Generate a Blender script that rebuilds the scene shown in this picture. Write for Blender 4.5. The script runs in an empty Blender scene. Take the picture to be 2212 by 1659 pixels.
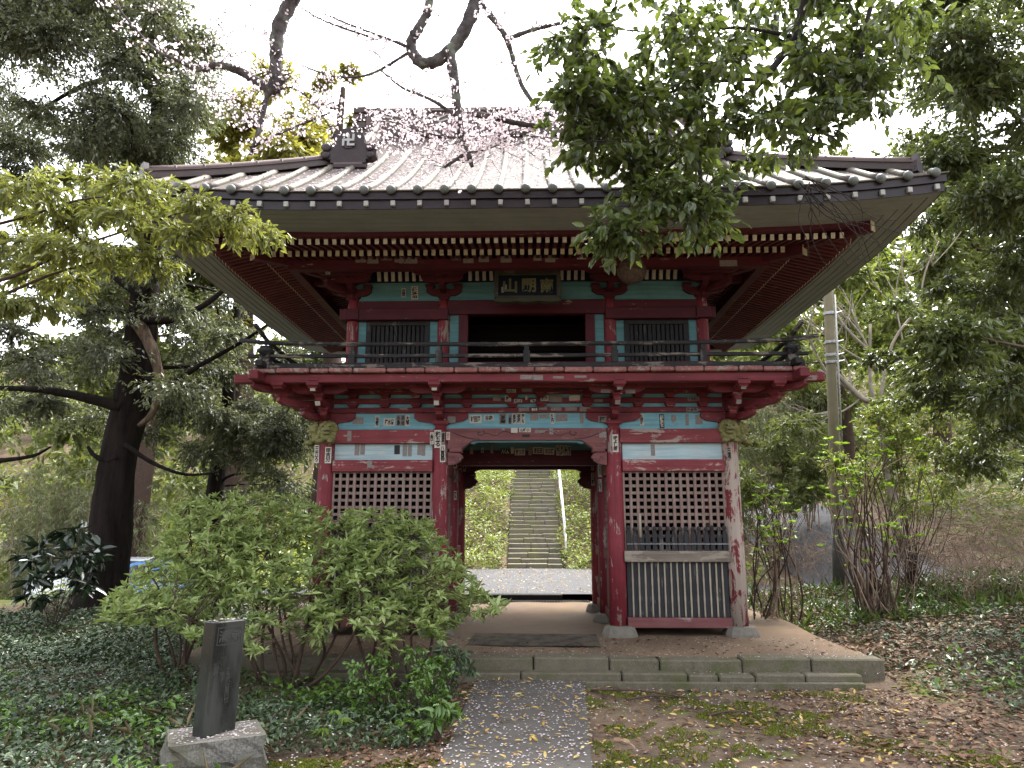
import bpy, bmesh, math, random
import numpy as np
from mathutils import Matrix, Vector
random.seed(7); rng = np.random.default_rng(7)
PI = math.pi; rad = math.radians
scene = bpy.context.scene
COL = scene.collection

# ------------------------------------------------------------------ camera, sky, sun, exposure
CAM_LOC = Vector((0.02, 0.0, 1.6)); PITCH = rad(11.08); YAW = rad(1.34)
cam_d = bpy.data.cameras.new('camera'); cam = bpy.data.objects.new('camera', cam_d); COL.objects.link(cam)
cam.location = CAM_LOC; cam.rotation_euler = (PI/2 + PITCH, 0, YAW)
cam_d.sensor_width = 36; cam_d.lens = 36*1534/2212; cam_d.clip_start = 0.05; cam_d.clip_end = 2000
scene.camera = cam

SUN_EL, SUN_AZ = 60, 28       # elevation; azimuth clockwise from +Y (the far side of the gate)
world = bpy.data.worlds.new('World'); scene.world = world; world.use_nodes = True
wn = world.node_tree.nodes; wl = world.node_tree.links; wn.clear()
w_out = wn.new('ShaderNodeOutputWorld'); w_bg = wn.new('ShaderNodeBackground')
w_sky = wn.new('ShaderNodeTexSky'); w_sky.sky_type = 'NISHITA'; w_sky.sun_disc = False
w_sky.sun_elevation = rad(SUN_EL); w_sky.sun_rotation = rad(SUN_AZ)
w_sky.air_density = 1.0; w_sky.dust_density = 4.0; w_sky.ozone_density = 1.0
w_hs = wn.new('ShaderNodeHueSaturation'); w_hs.inputs['Saturation'].default_value = 0.22   # thin bright overcast
wl.new(w_sky.outputs[0], w_hs.inputs['Color']); wl.new(w_hs.outputs[0], w_bg.inputs[0]); wl.new(w_bg.outputs[0], w_out.inputs[0])
w_bg.inputs[1].default_value = 0.15

sun_d = bpy.data.lights.new('sun', 'SUN'); sun = bpy.data.objects.new('sun', sun_d); COL.objects.link(sun)
sun_d.energy = 1.4; sun_d.angle = rad(14); sun_d.color = (1.0, 0.95, 0.86)
_sd = Vector((math.sin(rad(SUN_AZ))*math.cos(rad(SUN_EL)), math.cos(rad(SUN_AZ))*math.cos(rad(SUN_EL)), math.sin(rad(SUN_EL))))
sun.rotation_euler = (-_sd).to_track_quat('-Z', 'Y').to_euler(); sun.location = (0, 0, 30)

vs = scene.view_settings
vs.view_transform = 'Standard'; vs.look = 'None'; vs.gamma = 1; vs.use_curve_mapping = False
vs.exposure = 2.68
cy = scene.cycles
cy.max_bounces = 6; cy.diffuse_bounces = 4; cy.glossy_bounces = 3; cy.transmission_bounces = 4; cy.transparent_max_bounces = 4
cy.caustics_reflective = False; cy.caustics_refractive = False

def at(px, py, Y=None, Z=None):
    """world point seen at a pixel of a 2212 x 1659 view of the photograph, at depth Y or height Z"""
    cp, sp, c, s = math.cos(PITCH), math.sin(PITCH), math.cos(YAW), math.sin(YAW)
    a = (px-1106)/1534; b = (829.5-py)/1534
    d = Vector((-s*cp + a*c + b*s*sp, c*cp + a*s - b*c*sp, sp + b*cp))
    t = Y/d.y if Y is not None else (Z-CAM_LOC.z)/d.z
    return CAM_LOC + d*t

# ------------------------------------------------------------------ materials
MATS = {}
class NT:
    def __init__(s, name):
        s.m = bpy.data.materials.new(name); s.m.use_nodes = True; MATS[name] = s.m
        s.t = s.m.node_tree; s.t.nodes.clear()
        s.out = s.n('ShaderNodeOutputMaterial'); s.p = s.n('ShaderNodeBsdfPrincipled'); s.l(s.p.outputs[0], s.out.inputs[0])
        s.geo = s.n('ShaderNodeNewGeometry')
    def n(s, t): return s.t.nodes.new(t)
    def l(s, a, b): s.t.links.new(a, b)
    def inp(s, sock, v):
        if hasattr(v, 'is_output'): s.l(v, sock)
        else:
            if isinstance(v, (tuple, list)) and len(v) == 3 and sock.type == 'RGBA': v = (*v, 1)
            sock.default_value = v
    def map(s, scale, src=None):
        m = s.n('ShaderNodeMapping'); s.l(src or s.geo.outputs['Position'], m.inputs[0]); m.inputs['Scale'].default_value = scale; return m.outputs[0]
    def noise(s, scale, vec=None, detail=4, rough=.6, dist=0):
        n = s.n('ShaderNodeTexNoise'); s.l(vec or s.geo.outputs['Position'], n.inputs['Vector'])
        n.inputs['Scale'].default_value = scale; n.inputs['Detail'].default_value = detail; n.inputs['Roughness'].default_value = rough; n.inputs['Distortion'].default_value = dist
        return n.outputs['Fac']
    def voro(s, scale, vec=None, feature='F1', out='Distance'):
        n = s.n('ShaderNodeTexVoronoi'); n.feature = feature; s.l(vec or s.geo.outputs['Position'], n.inputs['Vector']); n.inputs['Scale'].default_value = scale
        return n.outputs[out]
    def ramp(s, fac, pts):
        r = s.n('ShaderNodeValToRGB'); s.l(fac, r.inputs[0]); e = r.color_ramp.elements
        while len(e) < len(pts): e.new(.5)
        for i, (p, c) in enumerate(pts):
            e[i].position = p; e[i].color = (c, c, c, 1) if not isinstance(c, (tuple, list)) else (*c, 1)
        return r.outputs[0]
    def mix(s, fac, a, b, mode='MIX'):
        m = s.n('ShaderNodeMix'); m.data_type = 'RGBA'; m.blend_type = mode
        s.inp(m.inputs[0], fac); s.inp(m.inputs[6], a); s.inp(m.inputs[7], b); return m.outputs[2]
    def math(s, op, a, b=0.0):
        m = s.n('ShaderNodeMath'); m.operation = op; s.inp(m.inputs[0], a); s.inp(m.inputs[1], b); m.use_clamp = False; return m.outputs[0]
    def bump(s, h, strength=.3, dist=.01):
        b = s.n('ShaderNodeBump'); s.l(h, b.inputs['Height']); b.inputs['Strength'].default_value = strength; b.inputs['Distance'].default_value = dist
        s.l(b.outputs[0], s.p.inputs['Normal']); return b
    def set(s, **k):
        for a, v in k.items(): s.inp(s.p.inputs[a.replace('_', ' ')], v)
        return s
    def z(s):
        x = s.n('ShaderNodeSeparateXYZ'); s.l(s.geo.outputs['Position'], x.inputs[0]); return x.outputs
    def orand(s): return s.n('ShaderNodeObjectInfo').outputs['Random']
    def island(s): return s.geo.outputs['Random Per Island']
    def upness(s):
        x = s.n('ShaderNodeSeparateXYZ'); s.l(s.geo.outputs['Normal'], x.inputs[0]); return x.outputs[2]

def grain_scale(axis, a=1.2, b=28): return tuple(a if i == axis else b for i in range(3))

def paint(name, base, dark, under, peel, axis, rough=.6, fine=.5, low=None):
    """weathered paint on wood: peeled flakes, scratches along the grain. peel 0..1; low = (z0, z1, extra) more wear near the foot"""
    m = NT(name)
    g = m.noise(1, m.map(grain_scale(axis)), 6, .65)
    blot = m.noise(3.1, None, 5, .6, .3)
    col = m.mix(m.ramp(blot, [(.3, 0), (.7, 1)]), dark, base)
    col = m.mix(m.math('MULTIPLY', m.orand(), .35), col, tuple(c*.55 for c in base))
    col = m.mix(m.math('MULTIPLY', m.ramp(g, [(.3, 1), (.55, 0)]), .5), col, tuple(c*.35 for c in dark))
    mask = m.math('ADD', m.math('MULTIPLY', m.noise(6.5, m.map(grain_scale(axis, .45, 1)), 8, .72, .6), .72), m.math('MULTIPLY', g, .36))
    if low:
        mr = m.n('ShaderNodeMapRange'); m.l(m.z()[2], mr.inputs[0]); mr.inputs[1].default_value = low[0]; mr.inputs[2].default_value = low[1]; mr.inputs[3].default_value = low[2]; mr.inputs[4].default_value = 0
        mask = m.math('ADD', mask, mr.outputs[0])
    mk = m.ramp(mask, [(.655-.19*peel, 0), (.675-.19*peel, 1)])
    uc = m.mix(g, tuple(c*.6 for c in under), under)
    col = m.mix(mk, col, uc)
    scr = m.ramp(m.noise(1, m.map(grain_scale(axis, 6, 90)), 3, .7), [(.70, 0), (.74, 1)])
    col = m.mix(m.math('MULTIPLY', scr, fine), col, tuple(min(1, c*1.3+.08) for c in under))
    h = m.math('ADD', m.math('MULTIPLY', mk, -.5), m.math('MULTIPLY', g, .6))
    m.bump(h, .45, .006); m.set(Base_Color=col, Roughness=rough, Specular_IOR_Level=.2)
    return m
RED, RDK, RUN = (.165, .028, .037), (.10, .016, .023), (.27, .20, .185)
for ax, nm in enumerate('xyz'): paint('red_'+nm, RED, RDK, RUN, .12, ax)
for ax, nm in enumerate('xyz'): paint('redfresh_'+nm, (.085, .0145, .022), (.055, .0095, .0165), RUN, .0, ax, fine=.18)  # darker, unpeeled copy of the red paint, for upper storey and passage
paint('red_worn_x', (.21, .042, .05), (.145, .026, .033), (.32, .245, .22), .33, 0)
paint('red_column', (.20, .030, .042), (.135, .021, .029), (.29, .235, .215), .30, 2)
paint('red_column_bare', (.18, .03, .038), (.14, .022, .028), (.36, .30, .26), .74, 2, .75)
paint('pale_red_x', (.17, .068, .068), (.125, .038, .042), (.25, .19, .18), .2, 0)
paint('rafter', (.115, .024, .029), (.075, .014, .018), (.25, .15, .14), .05, 0, fine=.2)
paint('blue', (.165, .35, .415), (.115, .265, .325), (.17, .19, .19), .05, 0, fine=.3)
paint('teal', (.11, .26, .285), (.08, .19, .22), (.17, .19, .19), .0, 0, fine=.1)
paint('pale_blue', (.38, .48, .51), (.27, .39, .45), (.44, .48, .48), .35, 0, .7)
paint('dark_blue', (.007, .011, .022), (.005, .007, .013), (.03, .03, .03), 0, 0, fine=0)
paint('charcoal', (.030, .030, .034), (.018, .018, .02), (.085, .078, .072), .25, 2, .7, .6)
paint('rail_wood', (.036, .034, .036), (.02, .02, .023), (.17, .15, .135), .42, 0, .8, .9)
paint('rail_wood_y', (.036, .034, .036), (.02, .02, .023), (.17, .15, .135), .35, 1, .8, .9)
paint('lattice_wood', (.23, .165, .145), (.175, .12, .105), (.28, .225, .195), .3, 2, .8, .3)
paint('weathered_wood', (.20, .17, .14), (.135, .11, .09), (.27, .23, .19), .4, 0, .85, .5)
paint('tip_cream', (.56, .50, .40), (.46, .40, .31), (.3, .24, .2), .12, 0, .8, .1)
paint('rib_white', (.52, .47, .40), (.42, .37, .31), (.3, .24, .2), .08, 2, .8, .1)
paint('plank_end', (.30, .145, .135), (.21, .08, .08), (.31, .26, .24), .42, 1, .9, .6)
paint('gilt', (.15, .145, .07), (.10, .095, .045), (.08, .08, .06), .2, 0, .5, .2)
paint('frame_gold', (.062, .06, .042), (.04, .038, .026), (.1, .1, .08), .2, 0, .6, .2)
paint('bamboo_strip', (.33, .29, .24), (.26, .225, .175), (.16, .13, .1), .12, 2, .7, .3)

def simple(name, c, rough=.6, var=.35, scale=8, metal=0, bump=.15, c2=None):
    m = NT(name); n = m.noise(scale, None, 6, .65)
    c2 = c2 or tuple(x*(1-var) for x in c)
    col = m.mix(m.ramp(n, [(.3, 0), (.7, 1)]), c2, c); col = m.mix(m.math('MULTIPLY', m.orand(), .25), col, tuple(x*.6 for x in c))
    m.set(Base_Color=col, Roughness=rough, Metallic=metal, Specular_IOR_Level=.22); m.bump(n, bump, .01); return m
simple('fascia', (.030, .022, .027), .35, .4, 5)
m = NT('soffit'); g = m.noise(2.2, m.map((1, 1, 1)), 6, .7)
m.set(Base_Color=m.mix(m.math('MULTIPLY', m.orand(), .3), m.mix(m.ramp(g, [(.35, 0), (.7, 1)]), (.185, .20, .205), (.235, .25, .26)), (.165, .178, .185)), Roughness=.6); m.bump(g, .05, .005)
# wet weathered metal roof: brown-grey sheet with paler lichen and rust stain
m = NT('roof_metal'); n1 = m.noise(1.6, None, 7, .7); n2 = m.noise(22, None, 4, .6)
c = m.mix(m.ramp(n1, [(.35, 0), (.65, 1)]), (.062, .048, .046), (.10, .082, .077)); c = m.mix(m.math('MULTIPLY', m.ramp(n2, [(.5, 0), (.7, 1)]), .45), c, (.14, .12, .105))
m.set(Base_Color=c, Roughness=m.ramp(n1, [(.3, .6), (.7, .85)]), Specular_IOR_Level=.1); m.bump(n2, .05, .01)
m = NT('roll_metal'); n1 = m.noise(3, None, 6, .7)
c = m.mix(m.ramp(n1, [(.4, 0), (.62, 1)]), (.075, .06, .056), (.10, .095, .055)); m.set(Base_Color=c, Roughness=.65, Specular_IOR_Level=.3)
simple('ridge_tile', (.07, .052, .05), .5, .35, 6)
simple('ridge_pink', (.125, .088, .084), .6, .3, 4)
simple('oni_tile', (.042, .03, .032), .45, .4, 12, bump=.3)
simple('cap_tin', (.13, .14, .135), .45, .4, 20)
simple('tin_white', (.36, .36, .35), .4, .2, 30)
simple('white_trim', (.42, .41, .39), .6, .15, 10)
m = NT('stone'); n1 = m.noise(9, None, 8, .75); n2 = m.noise(55, None, 3, .6); n3 = m.noise(2.3, None, 6, .7)
c = m.mix(m.ramp(n1, [(.3, 0), (.7, 1)]), (.062, .052, .034), (.125, .11, .078)); c = m.mix(m.math('MULTIPLY', m.ramp(n2, [(.5, 0), (.65, 1)]), .4), c, (.16, .15, .13))
c = m.mix(m.math('MULTIPLY', m.ramp(n3, [(.5, 0), (.62, 1)]), .75), c, (.055, .065, .02)); c = m.mix(m.math('MULTIPLY', m.orand(), .4), c, (.12, .105, .08))
m.set(Base_Color=c, Roughness=.85, Specular_IOR_Level=.15); m.bump(m.math('ADD', n1, n2), .5, .012)
m = NT('stair_stone'); n1 = m.noise(6, None, 8, .75); n3 = m.noise(2.0, None, 6, .7)
c = m.mix(m.ramp(n1, [(.3, 0), (.7, 1)]), (.10, .088, .068), (.19, .17, .135)); up = m.ramp(m.upness(), [(.5, 0), (.8, 1)])
c = m.mix(m.math('MULTIPLY', m.ramp(m.math('ADD', n3, m.math('MULTIPLY', up, .12)), [(.48, 0), (.62, 1)]), .8), c, (.15, .15, .06)); c = m.mix(m.math('MULTIPLY', m.orand(), .35), c, (.2, .17, .13))
m.set(Base_Color=c, Roughness=.85); m.bump(n1, .5, .02)
m = NT('base_stone'); n1 = m.noise(11, None, 8, .75); n3 = m.noise(4.0, None, 6, .7)
c = m.mix(m.ramp(n1, [(.3, 0), (.7, 1)]), (.085, .075, .062), (.14, .125, .105)); c = m.mix(m.math('MULTIPLY', m.ramp(n3, [(.58, 0), (.68, 1)]), .8), c, (.16, .20, .06))
m.set(Base_Color=c, Roughness=.85); m.bump(n1, .5, .015)
m = NT('granite_black'); n1 = m.noise(40, None, 4, .6); n2 = m.noise(3.2, m.map((1, 1, .35)), 6, .65)
c = m.mix(m.ramp(n2, [(.42, 0), (.66, 1)]), (.008, .009, .009), (.032, .034, .029)); c = m.mix(m.ramp(m.noise(30, None, 3, .5), [(.68, 0), (.72, .5)]), c, (.08, .085, .075))
m.set(Base_Color=c, Roughness=m.ramp(n2, [(.4, .22), (.6, .45)])); m.bump(n1, .05, .004)
simple('granite_cut', (.055, .055, .052), .8, .3, 60)
m = NT('plinth_stone'); n1 = m.noise(70, None, 4, .7); n2 = m.noise(5, None, 6, .7); n3 = m.noise(3, m.map((2, 2, .6)), 6, .7)
c = m.mix(m.ramp(n1, [(.38, 0), (.62, 1)]), (.055, .05, .045), (.15, .142, .125)); c = m.mix(m.math('MULTIPLY', m.ramp(n3, [(.46, 0), (.62, 1)]), .75), c, (.06, .05, .022)); c = m.mix(m.math('MULTIPLY', m.ramp(n2, [(.55, 0), (.65, 1)]), .6), c, (.075, .075, .058))
m.set(Base_Color=c, Roughness=.8); m.bump(m.math('ADD', n1, n2), .5, .01)
m = NT('path_concrete'); n1 = m.noise(150, None, 3, .6); n2 = m.noise(1.8, None, 7, .7)
c = m.mix(m.ramp(n2, [(.35, 0), (.65, 1)]), (.068, .062, .056), (.092, .085, .077)); c = m.mix(m.math('MULTIPLY', m.ramp(n1, [(.45, 0), (.6, 1)]), .5), c, (.105, .097, .088))
m.set(Base_Color=c, Specular_IOR_Level=.12, Roughness=.75); m.bump(n1, .5, .005)
m = NT('asphalt'); n1 = m.noise(60, None, 3, .7); n2 = m.noise(.7, None, 6, .7)
c = m.mix(m.ramp(n2, [(.35, 0), (.65, 1)]), (.045, .045, .05), (.066, .066, .072)); c = m.mix(m.math('MULTIPLY', m.ramp(n1, [(.45, 0), (.6, 1)]), .5), c, (.095, .095, .10))
m.set(Base_Color=c, Specular_IOR_Level=.12, Roughness=.7); m.bump(n1, .6, .01)
# trodden earth of the platform: ochre, damp dark patches, a little moss
m = NT('earth'); n1 = m.noise(1.1, None, 7, .7); n2 = m.noise(45, None, 4, .7); n3 = m.noise(2.4, m.map((1, 2.2, 1)), 6, .7)
c = m.mix(m.ramp(n1, [(.35, 0), (.62, 1)]), (.09, .06, .04), (.175, .118, .078)); c = m.mix(m.math('MULTIPLY', m.ramp(n2, [(.4, 0), (.7, 1)]), .4), c, (.125, .098, .074)); c = m.mix(m.math('MULTIPLY', m.ramp(n3, [(.56, 0), (.68, 1)]), .5), c, (.13, .14, .05))
m.set(Base_Color=c, Roughness=m.ramp(n1, [(.35, .7), (.6, .95)]), Specular_IOR_Level=.15); m.bump(m.math('ADD', m.math('MULTIPLY', n2, .5), n1), .6, .02)
# forest floor: dark humus, sandy patches, moss
m = NT('forest_floor'); n1 = m.noise(.9, None, 8, .7); n2 = m.noise(30, None, 5, .7); n3 = m.noise(1.7, None, 6, .65)
c = m.mix(m.ramp(n1, [(.38, 0), (.6, 1)]), (.055, .042, .032), (.16, .115, .08)); c = m.mix(m.math('MULTIPLY', m.ramp(n2, [(.45, 0), (.65, 1)]), .5), c, (.11, .075, .05)); c = m.mix(m.math('MULTIPLY', m.ramp(n3, [(.55, 0), (.63, 1)]), .85), c, (.10, .13, .025))
m.set(Base_Color=c, Specular_IOR_Level=.12, Roughness=.95); m.bump(n2, .8, .02)
m = NT('lawn_soil'); m.set(Base_Color=(.12, .2, .03), Roughness=.9)
m = NT('bark_dark'); n1 = m.noise(6, m.map((1, 1, .18)), 8, .75); c = m.mix(m.ramp(n1, [(.35, 0), (.65, 1)]), (.0045, .0035, .003), (.02, .015, .013)); m.set(Base_Color=c, Roughness=.9, Specular_IOR_Level=.08); m.bump(n1, 1, .05)
m = NT('bark_twisted'); n1 = m.noise(14, m.map((1, 1, .2)), 8, .75); c = m.mix(m.ramp(n1, [(.35, 0), (.65, 1)]), (.03, .022, .018), (.16, .115, .08)); m.set(Base_Color=c, Roughness=.9, Specular_IOR_Level=.08); m.bump(n1, 1, .03)
m = NT('bark_cherry'); n1 = m.noise(9, None, 6, .7); c = m.mix(m.ramp(n1, [(.35, 0), (.6, 1)]), (.022, .018, .018), (.085, .075, .075)); c = m.mix(m.ramp(m.noise(6, None, 5, .6), [(.56, 0), (.64, .8)]), c, (.13, .145, .11)); m.set(Base_Color=c, Roughness=.85, Specular_IOR_Level=.1); m.bump(n1, .8, .02)
simple('bark_pale', (.30, .26, .21), .85, .45, 7, bump=.5)
simple('bark_brown', (.075, .048, .036), .9, .5, 20, bump=.6)
simple('twig_tan', (.30, .215, .16), .9, .5, 9)
simple('twig_dark', (.035, .028, .026), .9, .4, 20)
simple('pole_concrete', (.26, .23, .15), .8, .3, 3, bump=.25)
simple('pole_sleeve', (.10, .10, .095), .7, .4, 12)
simple('galvanised', (.45, .46, .47), .4, .3, 20, .6)
simple('grey_box', (.36, .36, .34), .6, .2, 8)
simple('black_rubber', (.012, .012, .012), .8, .4, 6)
m = NT('mat_worn'); n1 = m.noise(5, None, 6, .7); c = m.mix(m.ramp(n1, [(.42, 0), (.58, 1)]), (.04, .036, .032), (.10, .08, .06)); c = m.mix(m.ramp(m.noise(3.2, None, 5, .7), [(.56, 0), (.64, .8)]), c, (.12, .13, .045)); m.set(Base_Color=c, Roughness=.9, Specular_IOR_Level=.1)
simple('iron_grate', (.06, .052, .045), .8, .4, 20, 0)
simple('slip_faded', (.25, .225, .21), .9, .5, 60, c2=(.12, .095, .095))
simple('slip_paper', (.47, .44, .40), .9, .2, 25)
simple('slip_black', (.03, .03, .03), .8, .3, 25)
simple('ink', (.012, .012, .014), .8, .2, 20)
simple('ink_white', (.6, .57, .52), .8, .2, 20)
simple('ink_red', (.4, .12, .08), .8, .2, 20)
simple('carve_line', (.05, .035, .04), .8, .3, 20)
simple('nest_paper', (.135, .10, .085), .95, .6, 30, bump=1)
simple('petal_fallen', (.50, .43, .44), .8, .12, 30)
simple('rope_white', (.78, .78, .76), .5, .1, 20)
m = NT('lion_stone'); n1 = m.noise(14, None, 7, .7); n2 = m.noise(40, None, 4, .7)
c = m.mix(m.ramp(n1, [(.35, 0), (.68, 1)]), (.085, .085, .028), (.235, .225, .085)); c = m.mix(m.math('MULTIPLY', m.ramp(n2, [(.5, 0), (.7, 1)]), .4), c, (.30, .28, .16)); m.set(Base_Color=c, Roughness=.95); m.bump(m.math('ADD', n1, n2), .8, .02)
m = NT('interior_shade'); m.set(Base_Color=(.009, .006, .006), Roughness=.9, Specular_IOR_Level=0)  # near-black without sheen: the rooms' darkness put into the colour
m = NT('puddle_water'); m.set(Base_Color=(.02, .018, .014), Roughness=.03, Specular_IOR_Level=.6)
def car_paint(n, c):
    m = NT(n); m.set(Base_Color=c, Roughness=.25, Coat_Weight=.8)
car_paint('car_white', (.72, .73, .75)); car_paint('car_blue', (.09, .23, .50))
m = NT('car_glass'); m.set(Base_Color=(.03, .04, .045), Roughness=.05)
m = NT('tail_red'); m.set(Base_Color=(.5, .01, .02), Roughness=.2)

def leafmat(name, lo, hi, trans=.3, rough=.38, spec=.5, third=None, tint=(1.0, 1.0, .55), dk=.6):
    m = NT(name); r = m.island()
    pts = [(0, lo), (.75, hi)] + ([(1.0, third)] if third else [])
    c = m.ramp(r, pts); c = m.mix(m.math('MULTIPLY', m.noise(1.3, None, 3, .6), dk), c, tuple(x*.55 for x in lo))
    m.set(Base_Color=c, Roughness=rough, Specular_IOR_Level=spec)
    if trans > 0:
        t = m.n('ShaderNodeBsdfTranslucent'); m.l(m.mix(1, c, tint, 'MULTIPLY'), t.inputs[0])
        x = m.n('ShaderNodeMixShader'); x.inputs[0].default_value = trans; m.l(m.p.outputs[0], x.inputs[1]); m.l(t.outputs[0], x.inputs[2]); m.l(x.outputs[0], m.out.inputs[0])
    return m
leafmat('leaf_dark', (.055, .066, .042), (.15, .165, .10), .5, .38, .5, (.20, .215, .13), (1, 1, .65))
leafmat('leaf_yellow', (.15, .17, .055), (.31, .33, .11), .5, .35, .5, (.26, .28, .07))
leafmat('leaf_far_yellow', (.20, .20, .055), (.38, .36, .09), .5, .5, .3, (.32, .27, .06))
leafmat('leaf_near', (.055, .08, .028), (.14, .18, .06), .5, .28, .6, (.14, .19, .04))
leafmat('leaf_right', (.06, .08, .035), (.165, .205, .075), .45, .32, .55, (.16, .2, .05))
leafmat('leaf_azalea', (.20, .27, .09), (.34, .42, .15), .42, .45, .4, (.44, .52, .24), (1, 1, .7), .35)
leafmat('leaf_bright', (.16, .27, .035), (.28, .42, .07), .5, .4, .4)
leafmat('leaf_shrub', (.06, .12, .022), (.14, .25, .045), .32, .25, .6)
leafmat('leaf_ground', (.022, .045, .018), (.065, .105, .042), .12, .38, .42, (.10, .15, .06))
leafmat('leaf_ground_right', (.035, .058, .032), (.085, .125, .062), .15, .42, .4, (.14, .18, .09))
leafmat('leaf_bank', (.14, .19, .05), (.32, .38, .11), .4, .45, .4, (.28, .25, .10))
leafmat('leaf_bamboo', (.12, .14, .07), (.27, .29, .155), .3, .5, .3, (.30, .31, .17))
leafmat('leaf_aucuba', (.01, .022, .012), (.03, .05, .026), .1, .25, .6)
leafmat('leaf_wood', (.09, .115, .045), (.23, .265, .095), .4, .5, .3, (.18, .2, .07))
leafmat('grass', (.06, .10, .025), (.15, .21, .05), .3, .5, .3)
leafmat('grass_dry', (.16, .12, .07), (.34, .27, .17), .2, .7, .2)
leafmat('litter', (.06, .028, .016), (.22, .115, .062), .05, .7, .3, (.36, .26, .145))
leafmat('litter_yellow', (.36, .19, .03), (.48, .36, .10), .1, .6, .3, (.55, .47, .24))
leafmat('moss', (.085, .105, .014), (.17, .195, .028), .2, .9, .1)
leafmat('blossom', (.84, .72, .76), (.90, .83, .85), .5, .8, .1, None, (1, .96, .98), 0)
leafmat('bronze_leaf', (.24, .11, .05), (.3, .22, .05), .4, .5, .3)

# ------------------------------------------------------------------ mesh helpers
WM = {}
def link(o, parent=None, M=None):
    M = M or Matrix.Identity(4); COL.objects.link(o); WM[o.name] = M.copy()
    if parent is not None:
        o.parent = parent; o.matrix_parent_inverse = WM[parent.name].inverted()
    o.matrix_basis = M; return o
def tag(o, label=None, cat=None, group=None, kind=None):
    if label: o['label'] = label
    if cat: o['category'] = cat
    if group: o['group'] = group
    if kind: o['kind'] = kind
    return o
def empty(name, loc, label, cat, group=None):
    o = bpy.data.objects.new(name, None); o.empty_display_size = .1
    return tag(link(o, None, Matrix.Translation(Vector(loc))), label, cat, group)
def mk(name, verts, faces, mat, parent=None, smooth=False, M=None):
    me = bpy.data.meshes.new(name); me.from_pydata([tuple(v) for v in verts], [], faces)
    if smooth: me.polygons.foreach_set('use_smooth', [True]*len(me.polygons))
    me.materials.append(MATS[mat]); return link(bpy.data.objects.new(name, me), parent, M)
def inst(name, me, parent, M): return link(bpy.data.objects.new(name, me), parent, M)
BOXC = {}
def box_mesh(d, mat, bev=.006):
    k = (tuple(round(x, 4) for x in d), mat, bev)
    if k not in BOXC:
        bm = bmesh.new(); bmesh.ops.create_cube(bm, size=1); bmesh.ops.scale(bm, vec=d, verts=bm.verts)
        b = min(bev, min(d)*.3)
        if b > .0008: bmesh.ops.bevel(bm, geom=bm.edges[:], offset=b, segments=1, affect='EDGES')
        me = bpy.data.meshes.new('piece'); bm.to_mesh(me); bm.free(); me.materials.append(MATS[mat]); BOXC[k] = me
    return BOXC[k]
def box(name, x0, x1, y0, y1, z0, z1, mat, parent=None, bev=.006, rot=None):
    d = (x1-x0, y1-y0, z1-z0); M = Matrix.Translation(((x0+x1)/2, (y0+y1)/2, (z0+z1)/2))
    if rot: M = M @ rot
    return inst(name, box_mesh(d, mat, bev), parent, M)
def RZ(a): return Matrix.Rotation(a, 4, 'Z')
def RX(a): return Matrix.Rotation(a, 4, 'X')
def RY(a): return Matrix.Rotation(a, 4, 'Y')
T = lambda *v: Matrix.Translation(Vector(v))
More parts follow.
